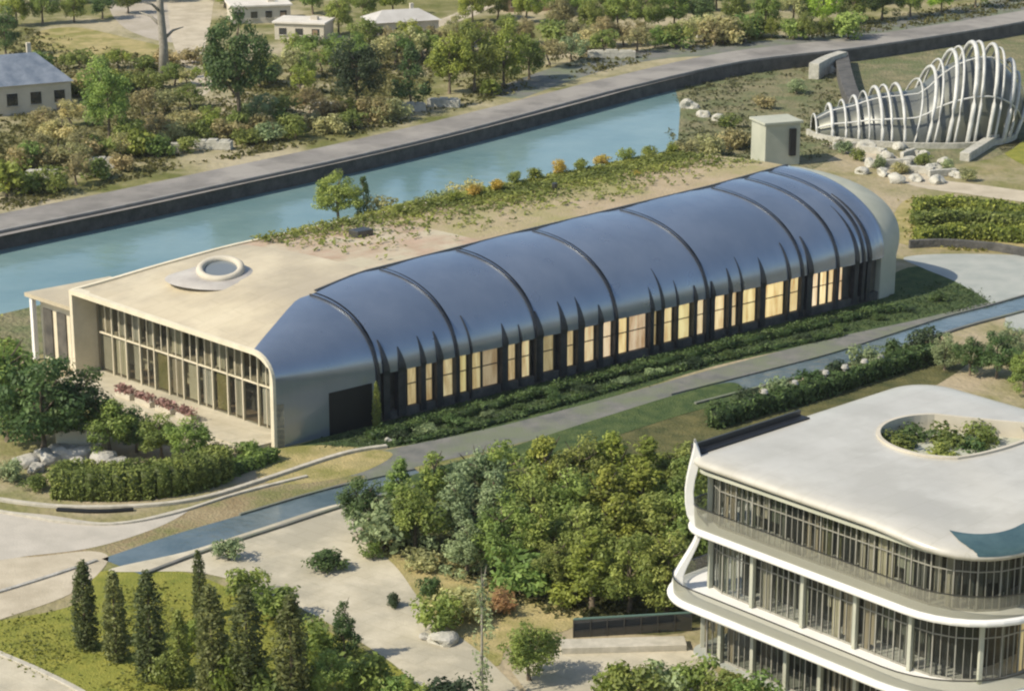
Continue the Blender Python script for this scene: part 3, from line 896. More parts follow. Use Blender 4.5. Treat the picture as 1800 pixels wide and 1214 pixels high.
row([(985, 60, 8.5, B_, 'brown-olive'), (1040, 62, 8.0, B_, 'olive'), (1085, 58, 9.0, B_, 'yellow-green'), (1135, 56, 8.5, B_, 'olive'), (1185, 52, 9.0, B_, 'mid-green'), (1235, 52, 8.0, B_, 'dark green'), (1290, 48, 8.6, B_, 'olive'), (1345, 50, 8.0, B_, 'mid-green'),
     (1395, 46, 9.0, B_, 'pale olive'), (1445, 46, 8.5, B_, 'bright green'), (1500, 42, 8.5, B_, 'olive'), (1550, 36, 9, B_, 'dark green'), (1600, 30, 8, B_, 'yellow-green'), (1655, 24, 8, B_, 'bright green'), (1715, 14, 8, B_, 'mid-green'), (1770, 2, 8, B_, 'olive')],
    FZ, 'in the belt above the road, upper right', 'tree belt at the upper right')
row([(10, 98, 9, B_, 'dark green', .8), (30, 46, 8, B_, 'olive-yellow'), (75, 42, 8, B_, 'olive'), (130, 40, 7, B_, 'yellow-green'), (180, 34, 7, B_, 'dark green'), (225, 24, 7, B_, 'olive')], FZ, 'in the upper left corner above the clearing', 'trees in the upper left corner')
row([(395, 14, 7.5, B_, 'yellow-green'), (450, 10, 7.5, B_, 'olive'), (550, 26, 8, B_, 'mid-green'), (595, 60, 8.6, B_, 'yellow-green', .9), (640, 36, 8.5, B_, 'olive'), (690, 26, 8, B_, 'olive-yellow'), (830, 40, 8.0, B_, 'olive-yellow'), (875, 34, 8, B_, 'olive'), (925, 40, 8.5, B_, 'olive-yellow')],
    FZ, 'behind the pale houses at the top edge', 'trees behind the pale houses')

# a bare trunk
root = empty('bare_tree', G(288, 140, FZ), 'tall bare grey trunk with few branches beyond the canal', 'tree')
b = MB()
o = root.location
b.tube([o, o + Vector((.2, 0, 6)), o + Vector((-.1, 0, 13)), o + Vector((.3, 0, 22))], [1.0, .8, .65, .35], 9)
b.build('trunk', M['bare_bark'], root, smooth=True)
for k, (a, z, L) in enumerate(((0.4, 7, 4), (2.6, 9.5, 5), (4.0, 12, 4), (5.5, 14.5, 4.5), (1.6, 16, 3.5))):
    b = MB()
    st = o + Vector((0.05, 0, z))
    e = st + Vector((math.cos(a) * L, math.sin(a) * L, 2.2))
    b.tube([st, (st + e) / 2 + Vector((0, 0, .6)), e], [.34, .22, .06], 6)
    b.build('branch', M['bare_bark'], root, smooth=True)

# ------------------------------------------------------------------ hedges
def hedge(name, pts, w, h, tint, label, group=None, leaf=0.26, dens=26, cat='hedge'):
    """A clipped hedge: solid dark twiggy core with a coat of leaves."""
    c = sum(pts, Vector()) / len(pts)
    c.z = 0
    P, Nn, T, core_v, core_f = [], [], [], [], []
    for i in range(len(pts) - 1):
        a, bq = pts[i], pts[i + 1]
        d = bq - a
        L = d.length
        t = d.normalized()
        n = Vector((-t.y, t.x, 0))
        faces = [(n * w / 2, (0, 0, h), L * h, n), (-n * w / 2, (0, 0, h), L * h, -n)]
        for off, up, area, nn in faces:
            k = int(area * dens)
            r1, r2 = rng.random(k), rng.random(k)
            q = np.array(a)[None] + np.outer(r1, np.array(d)) + np.array(off)[None] + np.outer(r2, (0, 0, h))
            P.append(q)
            Nn.append(np.repeat(np.array(nn)[None], k, 0))
        k = int(L * w * dens * 1.2)
        r1, r2 = rng.random(k), rng.random(k) - .5
        P.append(np.array(a)[None] + np.outer(r1, np.array(d)) + np.outer(r2, np.array(n) * w) + np.array([[0, 0, h]]))
        Nn.append(np.repeat(np.array([[0, 0, 1.]]), k, 0))
        m = len(core_v)
        for p in (a, bq):
            for sgn, z in ((-1, 0), (1, 0), (1, h * .93), (-1, h * .93)):
                core_v.append(p + n * w * .46 * sgn + Vector((0, 0, z)))
        core_f += [(m, m + 4, m + 5, m + 1), (m + 1, m + 5, m + 6, m + 2), (m + 2, m + 6, m + 7, m + 3), (m + 3, m + 7, m + 4, m), (m, m + 1, m + 2, m + 3), (m + 4, m + 7, m + 6, m + 5)]
    for e, d in ((pts[0], pts[0] - pts[1]), (pts[-1], pts[-1] - pts[-2])):
        t = d.normalized()
        n = Vector((-t.y, t.x, 0))
        k = int(w * h * dens)
        P.append(np.array(e)[None] + np.outer(rng.random(k) - .5, np.array(n) * w) + np.outer(rng.random(k), (0, 0, h)))
        Nn.append(np.repeat(np.array(t)[None], k, 0))
    P = np.vstack(P)
    Nn = np.vstack(Nn) + 0.7 * rng.normal(size=(len(P), 3))
    Nn /= np.linalg.norm(Nn, axis=1, keepdims=True)
    P = P + rng.normal(size=P.shape) * 0.12
    P[:, 2] += 0.16 * np.sin(P[:, 0] * 1.3 + 1.7 * np.sin(P[:, 1] * .9)) * (P[:, 2] > h * .4)
    T = 1.0 + 0.22 * np.sin(P[:, 0] * .8 + P[:, 1] * 1.1) + 0.15 * rng.normal(size=len(P))
    P -= np.array(c)[None]
    me = leaf_mesh(name, P, Nn, leaf * rng.uniform(.6, 1.3, len(P)), np.clip(T, .5, 1.6), M['leaf'], core=(np.array([tuple(v - c) for v in core_v]), core_f))
    o = bpy.data.objects.new(name, me)
    COL.objects.link(o)
    o.location = c
    o.color = (*TINT[tint], 1)
    return tag(o, label, cat, group)


def pxl(px, z=0.0, n=4):
    return [G(u, v, z) for u, v in smooth_px(px, n=n)]


hedge('clipped_hedge', pxl([(100, 868), (180, 872), (270, 868), (360, 850), (385, 838)]), 3.2, 3.0, 'olive', 'square-clipped dark hedge inside the curving cream kerb', leaf=.22, dens=36)
hedge('low_hedge', pxl([(400, 836), (440, 822), (480, 806)]), 1.6, 1.2, 'mid-green', 'low hedge running from the clipped hedge to the hall corner')
hedge('base_hedge', pxl([(650, 770), (720, 755), (900, 708), (1100, 656), (1300, 606), (1520, 556), (1590, 545)]), 1.5, .7, 'dark green', 'long low dark hedge at the foot of the hall windows', leaf=.22, dens=36)
hedge('outer_hedge', pxl([(690, 782), (800, 762), (950, 722), (1150, 664), (1300, 626), (1480, 590)]), 0.7, .4, 'dark green', 'low outer hedge between the hall bed and gravel road', leaf=.28, dens=24)
for k, (p, tn, w) in enumerate([([(1610, 372), (1680, 368), (1760, 378), (1840, 388)], 'olive-yellow', 'back hedge of the three in the field at the right'),
                             ([(1606, 396), (1690, 392), (1780, 398), (1850, 408)], 'olive', 'middle hedge of the three in the field at the right'),
                             ([(1612, 424), (1700, 418), (1790, 424), (1850, 430)], 'olive-yellow', 'front hedge of the three in the field at the right')]):
    hedge('field_hedge', pxl(p), 2.6, 1.7, tn, w, 'hedges in the field at the right', leaf=.36, dens=14)
hedge('bank_reeds', pxl([(860, 372), (960, 345), (1060, 320), (1180, 296)]), 1.6, 1.6, 'grey-green', 'strip of grey-green reeds on the canal bank', leaf=.4, dens=10, cat='reeds')
hedge('office_hedge', pxl([(1252, 752), (1330, 728), (1430, 700), (1540, 664), (1640, 634)]), 1.6, 1.9, 'dark green', 'dark hedge behind the white office along the channel', leaf=.3, dens=20)

# low walls
b = MB().sweep(pxl([(1598, 436), (1660, 434), (1740, 440), (1800, 450), (1860, 462)]), 0.6, 1.1)
tag(b.build('low_wall', M['wall'], bevel=.05), 'low dark curved wall below the three field hedges', 'wall')
b = MB().sweep(pxl([(100, 800), (150, 796), (182, 797)]), 0.9, 2.6)
tag(b.build('garden_wall', M['cream'], bevel=.05), 'cream topped garden wall behind the clipped hedge', 'wall')

# ------------------------------------------------------------------ rocks
def rock_mesh(seed, squash=.6):
    bm = bmesh.new()
    bmesh.ops.create_icosphere(bm, subdivisions=3, radius=1.0)
    r = np.random.default_rng(seed)
    ax = [(r.normal(size=3), r.uniform(.15, .4)) for _ in range(7)]
    for v in bm.verts:
        p = np.array(v.co)
        k = 1.0
        for a, m in ax:
            a = a / np.linalg.norm(a)
            k -= max(0, p @ a - (1 - m)) * 1.2
        k += 0.05 * math.sin(p[0] * 7 + seed) * math.cos(p[1] * 6)
        v.co = Vector(p * k)
        v.co.z = max(v.co.z, -0.45) * squash
    me = bpy.data.meshes.new('boulder')
    bm.to_mesh(me)
    bm.free()
    return me


RM = []
for k in range(6):
    m_ = rock_mesh(k)
    m_.materials.append(M['rock'])
    RM.append(m_)
PM = []
for k in range(6):
    m_ = rock_mesh(30 + k, .7)
    m_.materials.append(M['pale_rock'])
    PM.append(m_)


def boulder(u, v, s, label, group, z=0.0, pale=False, i=0, sz=1.0):
    o = bpy.data.objects.new('boulder', (PM if pale else RM)[i % 6])
    COL.objects.link(o)
    p = G(u, v, z)
    o.location = (p.x, p.y, z + .25 * s * sz)
    o.scale = (s, s * .85, s * sz)
    o.rotation_euler = (0, 0, i * 1.9)
    return tag(o, label, 'rock', group)


heap = [(45, 818, 1.5), (80, 812, 1.9), (118, 806, 2.1), (150, 808, 1.6), (182, 812, 1.7), (205, 818, 1.2), (62, 828, 1.1), (136, 822, 1.2)]
for i, (u, v, s) in enumerate(sorted(heap)):
    boulder(u, v, s, f'grey boulder in the heap under the dark trees, {"leftmost" if i == 0 else "rightmost" if i == 7 else ORD[i] + " from the left"}', 'boulders under the dark trees', i=i, sz=1.1)
rub = [(1478, 252, 1.3), (1500, 240, 1.6), (1522, 262, 1.8), (1545, 248, 1.3), (1560, 278, 1.6), (1580, 262, 1.4), (1600, 290, 1.7), (1622, 276, 1.3), (1640, 300, 1.6), (1660, 288, 1.3), (1532, 292, 1.6), (1552, 308, 1.4), (1515, 305, 1.3), (1575, 320, 1.7), (1610, 318, 1.3), (1648, 322, 1.5), (1680, 312, 1.2)]
for i, (u, v, s) in enumerate(sorted(rub)):
    boulder(u, v, s, f'pale boulder in the rubble below the ribbed pavilion, {"leftmost" if i == 0 else "rightmost" if i == len(rub) - 1 else ORD[i] + " from the left"}', 'pale boulders below the ribbed pavilion', pale=True, i=i, sz=.9)
for i, (u, v, s) in enumerate([(690, 372, .9), (740, 360, 1.2), (790, 350, 1.0), (830, 345, .9)]):
    boulder(u, v, s, f'pale rock at the canal edge behind the hall, {["leftmost", "second from the left", "third from the left", "rightmost"][i]}', 'rocks at the canal edge', pale=True, i=i)
for i, (u, v, s) in enumerate([(1212, 190, 1.8), (1236, 205, 1.4), (1262, 212, 1.3), (1455, 128, 1.6)]):
    boulder(u, v, s, f'pale rock on the earth bank, {["leftmost", "second from the left", "third from the left", "rightmost, nearest the pavilion"][i]}', 'rocks on the earth bank', pale=True, i=i)
for i, (u, v) in enumerate([(683, 775)]):
    boulder(u, v, .45, ['little white stone at the corner of the hall bed', 'little white stone at the road edge above the wood'][i], 'little white stones', pale=True, i=i)

for i, (u, v, L, a) in enumerate([(1490, 262, 5, .2), (1535, 270, 4, -.6), (1568, 292, 6, .1), (1612, 304, 5, -.4), (1656, 310, 4.5, .3), (1596, 276, 4, .9)]):
    p = G(u, v)
    b = MB().box(p, (L, .7, 1.1), a)
    b.box(p + Vector((math.cos(a), math.sin(a), 0)) * (L * .38), (.7, 2.2, .9), a)
    tag(b.build('bed_edging', M['pale_rock'], bevel=.08, origin=p), f'low pale bed edging among the rubble below the ribbed pavilion, {"leftmost" if i == 0 else "rightmost" if i == 4 else ["", "second from the left", "third from the left", "fifth from the left", "", "fourth from the left"][i]}', 'edging', 'pale bed edgings below the pavilion')
row([(1482, 270, 2.4, S_, 'grey-green'), (1510, 282, 2.2, S_, 'olive'), (1545, 296, 2.0, S_, 'grey-green'), (1585, 306, 2.2, S_, 'pale olive'), (1625, 292, 2.2, S_, 'olive'), (1665, 302, 2.0, S_, 'grey-green'), (1700, 318, 2.2, S_, 'pale olive')], 0, 'in the rubble garden below the ribbed pavilion', 'shrubs in the rubble garden')
# small terrace walls in the scrub
tw = [(75, 316, 5.0), (180, 294, 4.0), (290, 268, 5.5), (375, 262, 6.0), (572, 196, 4.0), (722, 196, 5.0), (780, 188, 5.5), (1075, 102, 9.0), (1250, 66, 6)]
for i, (u, v, L) in enumerate(tw):
    p = G(u, v, TZ)
    b = MB()
    b.box(p, (L, 1.6, 1.3), rz=.15 * (i % 3 - 1))
    for k in range(3):
        b.box(p + Vector((L * (.3 * k - .3), .1, 1.28)), (L * .26, 1.3, .18 + .1 * (k % 2)), rz=.15 * (i % 3 - 1))
    tag(b.build('terrace_wall', M['pale_rock'], bevel=.12, origin=p), f'short pale terrace wall in the scrub beyond the road, {"leftmost" if i == 0 else "rightmost" if i == len(tw) - 1 else ORD[i] + " from the left"}', 'wall', 'terrace walls beyond the road')

# ------------------------------------------------------------------ the vaulted hall
HA = G(488, 788)
HB = G(1550, 525)
HL = (HB - HA).normalized()
HW = Vector((-0.7191, 0.6949, 0.0)).normalized()
LEN, WID = 89.0, 34.3


def hp(s, b_, z):
    s = s + 0.6 * min(1.0, max(0.0, (s - 70) / 19)) * (z / 14.0)     # the far end leans out a little
    return HA + HL * s + HW * b_ + Vector((0, 0, z))


def lerp(x, xs, ys):
    return float(np.interp(x, xs, ys))


SS = [0, 5, 10, 20, 44, 75, 89]


def crest_h(s): return lerp(s, SS, [9.9, 11.0, 12.1, 12.9, 13.5, 14.0, 14.4])
def crest_b(s): return lerp(s, SS, [3.2, 6.2, 9.2, 11.2, 12.6, 14.2, 15.5])
def left_h(s): return lerp(s, SS, [10.1, 10.5, 11.0, 11.8, 12.5, 12.9, 13.1])
def spring_h(s): return lerp(s, [0, 4, 10, 14, 89], [7.0, 6.5, 5.8, 5.3, 5.3])


def shell_pt(s, t, off=0.0):
    """Cross-section of the metal shell: t=0 spring line, t=1 crest."""
    a = t * math.pi / 2
    c, h, zv = crest_b(s), crest_h(s), spring_h(s)
    e = lerp(s, [0, 14, 89], [1.0, 0.92, 0.92])
    bb = c - c * math.cos(a) ** e
    zz = zv + (h - zv) * math.sin(a) ** e
    n = Vector((-(h - zv) * math.cos(a), c * math.sin(a)))
    n = n.normalized() if n.length > 1e-6 else Vector((0, 1))
    return bb + n.x * off, zz + n.y * off


hall = empty('vaulted_hall', HA + HL * 44 + HW * 16, 'long hall with a curved blue-grey metal flank and lit windows', 'building')
SEAMS = [0.0, 12.6, 23.0, 34.0, 45.5, 59.5, 75.0, 81.0, 85.5, 89.0]
for k in range(len(SEAMS) - 1):
    s0, s1 = SEAMS[k], SEAMS[k + 1]
    g0 = 0.0 if k == 0 else 0.11
    g1 = 0.0 if k == len(SEAMS) - 2 else 0.11
    rows = []
    for i in range(13):
        x = i / 12
        s = s0 + g0 + (s1 - s0 - g0 - g1) * x
        bulge = 0.16 * math.sin(math.pi * x) + 0.02 * math.sin(7 * s)
        r = []
        lows = [0.0, 2.0, 4.0] if k == 0 else []
        zv = spring_h(s)
        for z in lows:
            r.append(hp(s, 0, z * zv / 6.0))
        for j in range(25):
            bb, zz = shell_pt(s, j / 24, bulge)
            r.append(hp(s, bb, zz))
        rows.append(r)
    MB().grid(rows).build('cladding_panel', M['metal'], hall, smooth=True)
rows = []
for i in range(60):
    s = 0.4 + (LEN - 0.8) * i / 59
    r = []
    for j in range(21):
        bb, zz = shell_pt(s, j / 20, -0.22)
        r.append(hp(s, bb, zz))
    rows.append(r)
MB().grid(rows).build('shell_lining', M['metal_dark'], hall, smooth=True)


def roof_part(name, s0, s1, material, b0=None, lift=0.0, n=24):
    rows = []
    for i in range(n + 1):
        s = s0 + (s1 - s0) * i / n
        c, h, hl = crest_b(s), crest_h(s), left_h(s)
        r = []
        for j in range(13):
            q = j / 12
            bb = c + (WID - c) * q
            r.append(hp(s, bb, h + (hl - h) * q + 0.35 * math.sin(math.pi * q) * min(1, s / 10) + lift - 0.5 * max(0, q - .93) / .07 * 0.4))
        rows.append(r)
    return MB().grid(rows).build(name, material, hall, smooth=True)


roof_part('roof', 0, 21.5, M['cream_roof'])
roof_part('roof_terrace', 21.5, 38.0, M['terra'])
roof_part('planted_roof', 38.0, LEN, M['green_roof'], n=40)
b = MB().sweep([hp(s, WID - .1, left_h(s) - .55) for s in np.linspace(0, LEN, 30)], 0.5, 0.6)
b.build('eave', M['cream'], hall)
b = MB().sweep([hp(s, crest_b(s) + .25, crest_h(s) - .12) for s in np.linspace(13, LEN, 40)], 0.35, 0.28)
b.build('ridge_cap', M['steel'], hall)
b = MB().quad(hp(21.5, 11.2, 13.07), hp(21.5, 31.6, 12.7), hp(21.8, 31.6, 12.72), hp(21.8, 11.2, 13.1))
# long wall on the canal side and the end walls
b = MB().grid([[hp(s, WID - .2, 0), hp(s, WID - .2, left_h(s) - .5)] for s in np.linspace(0.5, LEN, 20)])
b.build('rear_wall', M['cream'], hall)
poly = [hp(LEN - .3, 0, 0)] + [hp(LEN - .3, *shell_pt(LEN, j / 16, -.1)) for j in range(17)] + [hp(LEN - .3, WID - .3, left_h(LEN) - .3), hp(LEN - .3, WID - .3, 0)]
MB().add(poly, [tuple(range(len(poly)))]).build('end_wall', M['endwall'], hall)
# pale shell that runs on past the metal at the far end
rows = []
for j in range(25):
    t = j / 24
    bb, zz = shell_pt(LEN, t, -.12)
    ext = 2.0 + 3.6 * math.sin(math.pi * (0.18 + 0.62 * t))
    rows.append([hp(LEN - .25 + ext * x, bb + 1.0 * x * x, zz * (1 - .07 * x * x)) for x in (0, .25, .5, .75, 1)])
rows.insert(0, [hp(LEN - .25 + 3.6 * x, 0.1 + 0.6 * x * x, 0) for x in (0, .25, .5, .75, 1)])
MB().grid(rows).build('end_canopy', M['endwall'], hall, smooth=True)


def s_at(u, b_, z):
    lo, hi = 0.0, LEN
    for _ in range(40):
        m = (lo + hi) / 2
        q = hp(m, b_, z) - Vector((0, 0, H))
        dep = q.y * math.cos(PITCH) - q.z * math.sin(PITCH)
        if 900 + FPX * q.x / dep < u:
            lo = m
        else:
            hi = m
    return lo


# window wall under the shell
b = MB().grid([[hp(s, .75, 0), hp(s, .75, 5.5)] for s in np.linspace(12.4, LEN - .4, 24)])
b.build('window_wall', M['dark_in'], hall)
b = MB().sweep([hp(s, .45, 0) for s in np.linspace(12.6, LEN - .4, 24)], .7, 1.0)
b.build('plinth', M['wall'], hall)
b = MB().grid([[hp(12.55, -.02, 0), hp(12.55, -.02, 6.0)], [hp(12.55, 3.5, 0), hp(12.55, 3.5, 9.2)]])
b.build('return_wall', M['metal_dark'], hall)
panes = [(716, 731, .95), (744, 759, .95), (774, 795, 1.0), (801, 819, 1.0), (825, 844, .95), (848, 874, .55), (888, 905, .9), (912, 930, 1.0), (954, 972, .55), (996, 1007, .8),
         (1022, 1043, 1.1), (1055, 1073, 1.1), (1080, 1101, 1.15), (1105, 1134, .8), (1144, 1153, .5), (1162, 1180, 1.0), (1187, 1211, .95), (1220, 1241, 1.05), (1251, 1272, 1.2), (1281, 1293, .85),
         (1300, 1327, 1.15), (1340, 1376, 1.15), (1383, 1406, 1.1), (1426, 1437, 1.1), (1441, 1452, 1.2), (1456, 1466, 1.0), (1470, 1480, 1.1)]
edges = []
for u0, u1, lum in panes:
    s0, s1 = s_at(u0, .5, 3), s_at(u1, .5, 3)
    s0, s1 = s0 - .05, s1 + .05
    lum *= float(np.interp(s0, [15, 35, 60, 85], [.62, .85, 1.05, 1.2]))
    zt = 3.95 + .75 * (s0 / 80) + random.uniform(-.12, .2)
    edges.append((s0, s1))
    b = MB().frame_box(hp(s0, .55, 1.05), HL * (s1 - s0), HW * .12, (0, 0, zt))
    w = b.build('window', M['lit'], hall)
    j = random.uniform(.92, 1.06)
    w.color = (lum * j, lum * j * random.uniform(.92, 1.03), lum * j * random.uniform(.8, 1.12), 1)
    f = MB()
    for ss in (s0 - .09, s1 - .03):
        f.frame_box(hp(ss, .42, 1.0), HL * .12, HW * .2, (0, 0, zt + .05))
    f.frame_box(hp(s0 - .02, .43, 3.35), HL * (s1 - s0 + .04), HW * .1, (0, 0, .1))
    f.build('frame', M['steel'], w)
edges.sort()


def rib(s, w, tmax, depth=.16, name='rib'):
    """A dark fin that rises from the plinth between two windows and runs up over the shell, thinning out."""
    rows = []
    prof = [((-.14, z), (.45, z)) for z in (.3, 2.0, 3.6, 5.0)]
    for t in np.linspace(0.02, tmax, 14):
        o_ = shell_pt(s, t, depth * (1 - .6 * t / max(tmax, .01)) + .12)
        prof.append((o_, shell_pt(s, t, -.1)))
    n = len(prof)
    for k, (a, c) in enumerate(prof):
        x = max(0, (k - 3) / (n - 4))
        ww = w * (1 - .93 * x ** 1.2) if tmax < .9 else w * (1 - .75 * x ** .5)
        lean = -.9 * x * tmax
        rows.append([hp(s + lean - ww / 2, *a), hp(s + lean + ww / 2, *a), hp(s + lean + ww / 2, *c), hp(s + lean - ww / 2, *c)])
    MB().grid(rows, close=True).build(name, M['rib_metal'], hall, smooth=False)


for i in range(len(edges) - 1):
    a_, c_ = edges[i][1] + .1, edges[i + 1][0] - .1
    if c_ - a_ > .1:
        rib((a_ + c_) / 2, min(.95, c_ - a_), random.uniform(.12, .34))
rib(13.6, .8, .3)
rib(15.6, 1.0, .2)
rib(84.2, .7, .5)
rib(86.4, .6, .6)
for q in SEAMS[1:-1]:
    rib(q, .5, .98, .06)

# open front
outer = [(0, 0)] + [(0, z) for z in (2, 4, 6)] + [shell_pt(0, j / 10) for j in range(11)] + [(c, 9.9 + .25 * (c - 3.2) / 31.1) for c in np.linspace(5, WID, 9)] + [(WID, 8), (WID, 4), (WID, 0)]
inner = []
for q in outer:
    bb = min(max(q[0], .5), WID - .5)
    inner.append((bb + (0.0), q[1] - (.5 if q[1] > 8.8 else (.25 if q[1] > 7.6 else 0))))
rows = [[hp(.9, *p) for p in outer], [hp(-.35, *p) for p in outer], [hp(-.35, *p) for p in inner], [hp(2.6, *p) for p in inner]]
MB().grid(rows).build('front_frame', M['cream'], hall)
b = MB().frame_box(hp(-3.2, .8, 0), HL * 6.2, HW * 32.7, (0, 0, .5))
for k in range(3):
    b.frame_box(hp(-3.7 - .45 * k, 2 + k * .01, 0), HL * .5, HW * 24, (0, 0, .38 - .12 * k))
b.build('front_step', M['plaza'], hall)
MB().frame_box(hp(6.2, 3.4, .5), HL * .2, HW * 30.1, (0, 0, 8.5)).build('inner_wall', M['cream'], hall)
MB().frame_box(hp(3.0, .8, 4.9), HL * 3.2, HW * 32.7, (0, 0, .35)).build('upper_floor', M['interior'], hall)
MB().frame_box(hp(2.9, .8, .42), HL * 6.1, HW * 32.7, (0, 0, .12)).build('ground_floor', M['wood'], hall)
nb = 13
for i in range(nb):
    b0 = 1.0 + 32.3 * i / nb
    b1 = 1.0 + 32.3 * (i + 1) / nb
    z1 = 8.3 if i == 0 else 9.3
    g = MB().frame_box(hp(2.5, b0 + .08, .55), HL * .05, HW * (b1 - b0 - .16), (0, 0, z1 - .55)).build('window', M['glass'], hall)
    f = MB()
    f.frame_box(hp(2.35, b0 - .06, .5), HL * .3, HW * .14, (0, 0, z1 - .4))
    f.frame_box(hp(2.38, b0 + .1, 4.95), HL * .22, HW * (b1 - b0 - .2), (0, 0, .16))
    f.frame_box(hp(2.42, (b0 + b1) / 2 - .05, 5.2), HL * .1, HW * .1, (0, 0, 4.1))
    if i % 2:
        f.frame_box(hp(2.42, (b0 + b1) / 2 - .04, .6), HL * .1, HW * .08, (0, 0, 4.2))
    f.build('frame', M['cream'], g)
    for zz, zh in ((.75, 4.1), (5.3, 3.9)):
        if random.random() < .9:
            w_ = random.uniform(.45, .92) * (b1 - b0)
            MB().frame_box(hp(2.75, b0 + .15 + random.uniform(0, .9) * (b1 - b0 - w_ - .2), zz), HL * .06, HW * w_, (0, 0, zh)).build('curtain', M[random.choice(['interior', 'cream', 'plaster', 'straw', 'cream', 'pale_roof'])], g)
for bb in (3.3, 7.9, 12.5, 17.2, 21.8, 26.4):
    MB().tube([hp(5.0, bb, .5), hp(5.0, bb, 9.5)], .22, 10).build('column', M['cream'], hall, smooth=True)
for k, (b0, b1, z, tone) in enumerate(((2, 6.5, .55, 'wood'), (9.5, 12, .55, 'dark_in'), (14, 19, .55, 'wood'), (20, 24, 5.25, 'dark_in'), (8, 13, 5.25, 'wood'), (26, 29, 5.25, 'dark_in'))):
    MB().frame_box(hp(5.2, b0, z), HL * .9, HW * (b1 - b0), (0, 0, 2.6)).build('partition', M[tone], hall)
# annex on the canal side
an = MB()
an.frame_box(hp(1.5, WID, 0), HL * 9, HW * 8.5, (0, 0, 7.4))
an_o = an.build('annex', M['cream'], hall)
MB().frame_box(hp(.2, WID - .1, 7.43), HL * 11, HW * 9.6, (0, 0, .45)).build('annex_roof', M['cream_roof'], an_o)
for k in range(3):
    MB().frame_box(hp(1.35, WID + 1.0 + 2.6 * k, .6), HL * .2, HW * 1.7, (0, 0, 5.6)).build('window', M['dark_in'], an_o)
MB().frame_box(hp(.4, WID + 8.4, 0), HL * .5, HW * .5, (0, 0, 7.4)).build('post', M['white'], an_o)

# skylight on the front roof
sc_ = G(388, 484, 11.9)
rows = []
for k, (r, z) in enumerate(((4.9, -.3), (4.1, .1), (3.2, .4), (2.45, .62))):
    rows.append([sc_ + Vector((math.cos(a) * r * (1.0 + .25 * (math.cos(a) < 0) * (3 - k) / 3 * abs(math.cos(a))), math.sin(a) * r, z + .55 * math.sin(a) * (k == 3) + .3 * math.sin(a) * (k == 2))) for a in np.linspace(0, 2 * math.pi, 40, endpoint=False)])
sk = MB().grid(rows, close=True).build('skylight', mat('skylight_skirt', (0.36, 0.33, 0.29), (0.46, 0.43, 0.38), .4, .5), hall, smooth=True)
ring = [sc_ + Vector((math.cos(a) * 2.25, math.sin(a) * 2.25, 0.72 + .55 * math.sin(a))) for a in np.linspace(0, 2 * math.pi, 41)]
MB().tube(ring, .42, 10, cap=False).build('rim', M['plaster'], sk, smooth=True)
MB().add([sc_ + Vector((math.cos(a) * 1.95, math.sin(a) * 1.95, 0.66 + .5 * math.sin(a))) for a in np.linspace(0, 2 * math.pi, 32, endpoint=False)], [tuple(range(32))]).build('pane', mat('skylight_pane', (0.16, 0.185, 0.2), rough=.12, spec=.8), sk)
MB().tube([hp(62, 27, 13.2), hp(62, 27, 14.3)], .35, 10).build('vent_pipe', M['steel'], hall)
MB().frame_box(hp(30, 24, 12.7), HL * 2.2, HW * 1.6, (0, 0, 1.0)).build('roof_unit', M['steel'], hall, bevel=.06)

MB().frame_box(hp(6.4, -.09, .02), HL * 5.4, HW * .1, (0, 0, 4.6)).build('door', M['metal_dark'], hall, bevel=.03)  # dark plate painting a blurry shadow onto the flank, not a real part
# roof planting
P, S, Tn = [], [], []
for i in range(9000):
    s = rng.uniform(23, 88)
    q = rng.random() ** .55
    if rng.random() > np.interp(s, [23, 40, 55, 88], [.22, .45, .9, 1.0]) * (0.12 + q ** 2.5):
        continue
    bb = crest_b(s) + 2.5 + (WID - .6 - crest_b(s) - 2.5) * q
    z = crest_h(s) + (left_h(s) - crest_h(s)) * (bb - crest_b(s)) / (WID - crest_b(s)) + .35
    for _ in range(5):
        P.append(np.array(hp(s, bb, z + rng.uniform(0, .35))) + rng.normal(size=3) * [.3, .3, .05])
        Tn.append(np.interp(math.sin(s * .5) + math.sin(bb), [-2, 2], [.7, 1.35]))
P = np.array(P)
n = unit(len(P)) * .7 + [0, 0, 1.0]
n /= np.linalg.norm(n, axis=1, keepdims=True)
rp = bpy.data.objects.new('roof_planting', leaf_mesh('roof_planting', P, n, .34 * rng.uniform(.6, 1.3, len(P)), np.array(Tn), M['leaf']))
COL.objects.link(rp)
rp.color = (0.21, 0.235, 0.055, 1)
tag(rp, 'ochre and green ground cover on the hall roof', 'ground cover', kind='stuff')
ri = [(700, 372, 'olive', .9), (800, 352, 'olive-yellow', 1.2), (838, 342, 'ochre', 1.5), (870, 335, 'ochre', 1.6), (905, 322, 'olive', 1.6), (940, 316, 'olive-yellow', 1.7), (985, 306, 'ochre', 1.8), (1020, 300, 'yellow-green', 1.7), (1060, 292, 'ochre', 1.6), (1100, 284, 'yellow-green', 1.8), (1140, 276, 'yellow-green', 1.7), (1180, 272, 'olive-yellow', 1.6), (1120, 312, 'ochre', 1.0), (960, 336, 'olive', 1.0)]
for i, (u, v, t, hgt) in enumerate(sorted(ri)):
    p = G(u, v, 13.3)
    plant(S_, p, hgt, t, f'{t} shrub on the roof garden of the hall, {"leftmost" if i == 0 else "rightmost" if i == len(ri) - 1 else ORD[i] + " from the left"}', 'shrubs on the roof garden', 1.1)

plant(C_, hp(s_at(662, -1.0, 2.0), -1.0, 0), 5.0, 'yellow-green', 'slender yellow-green conifer at the metal corner before the first hall window', None, .9)
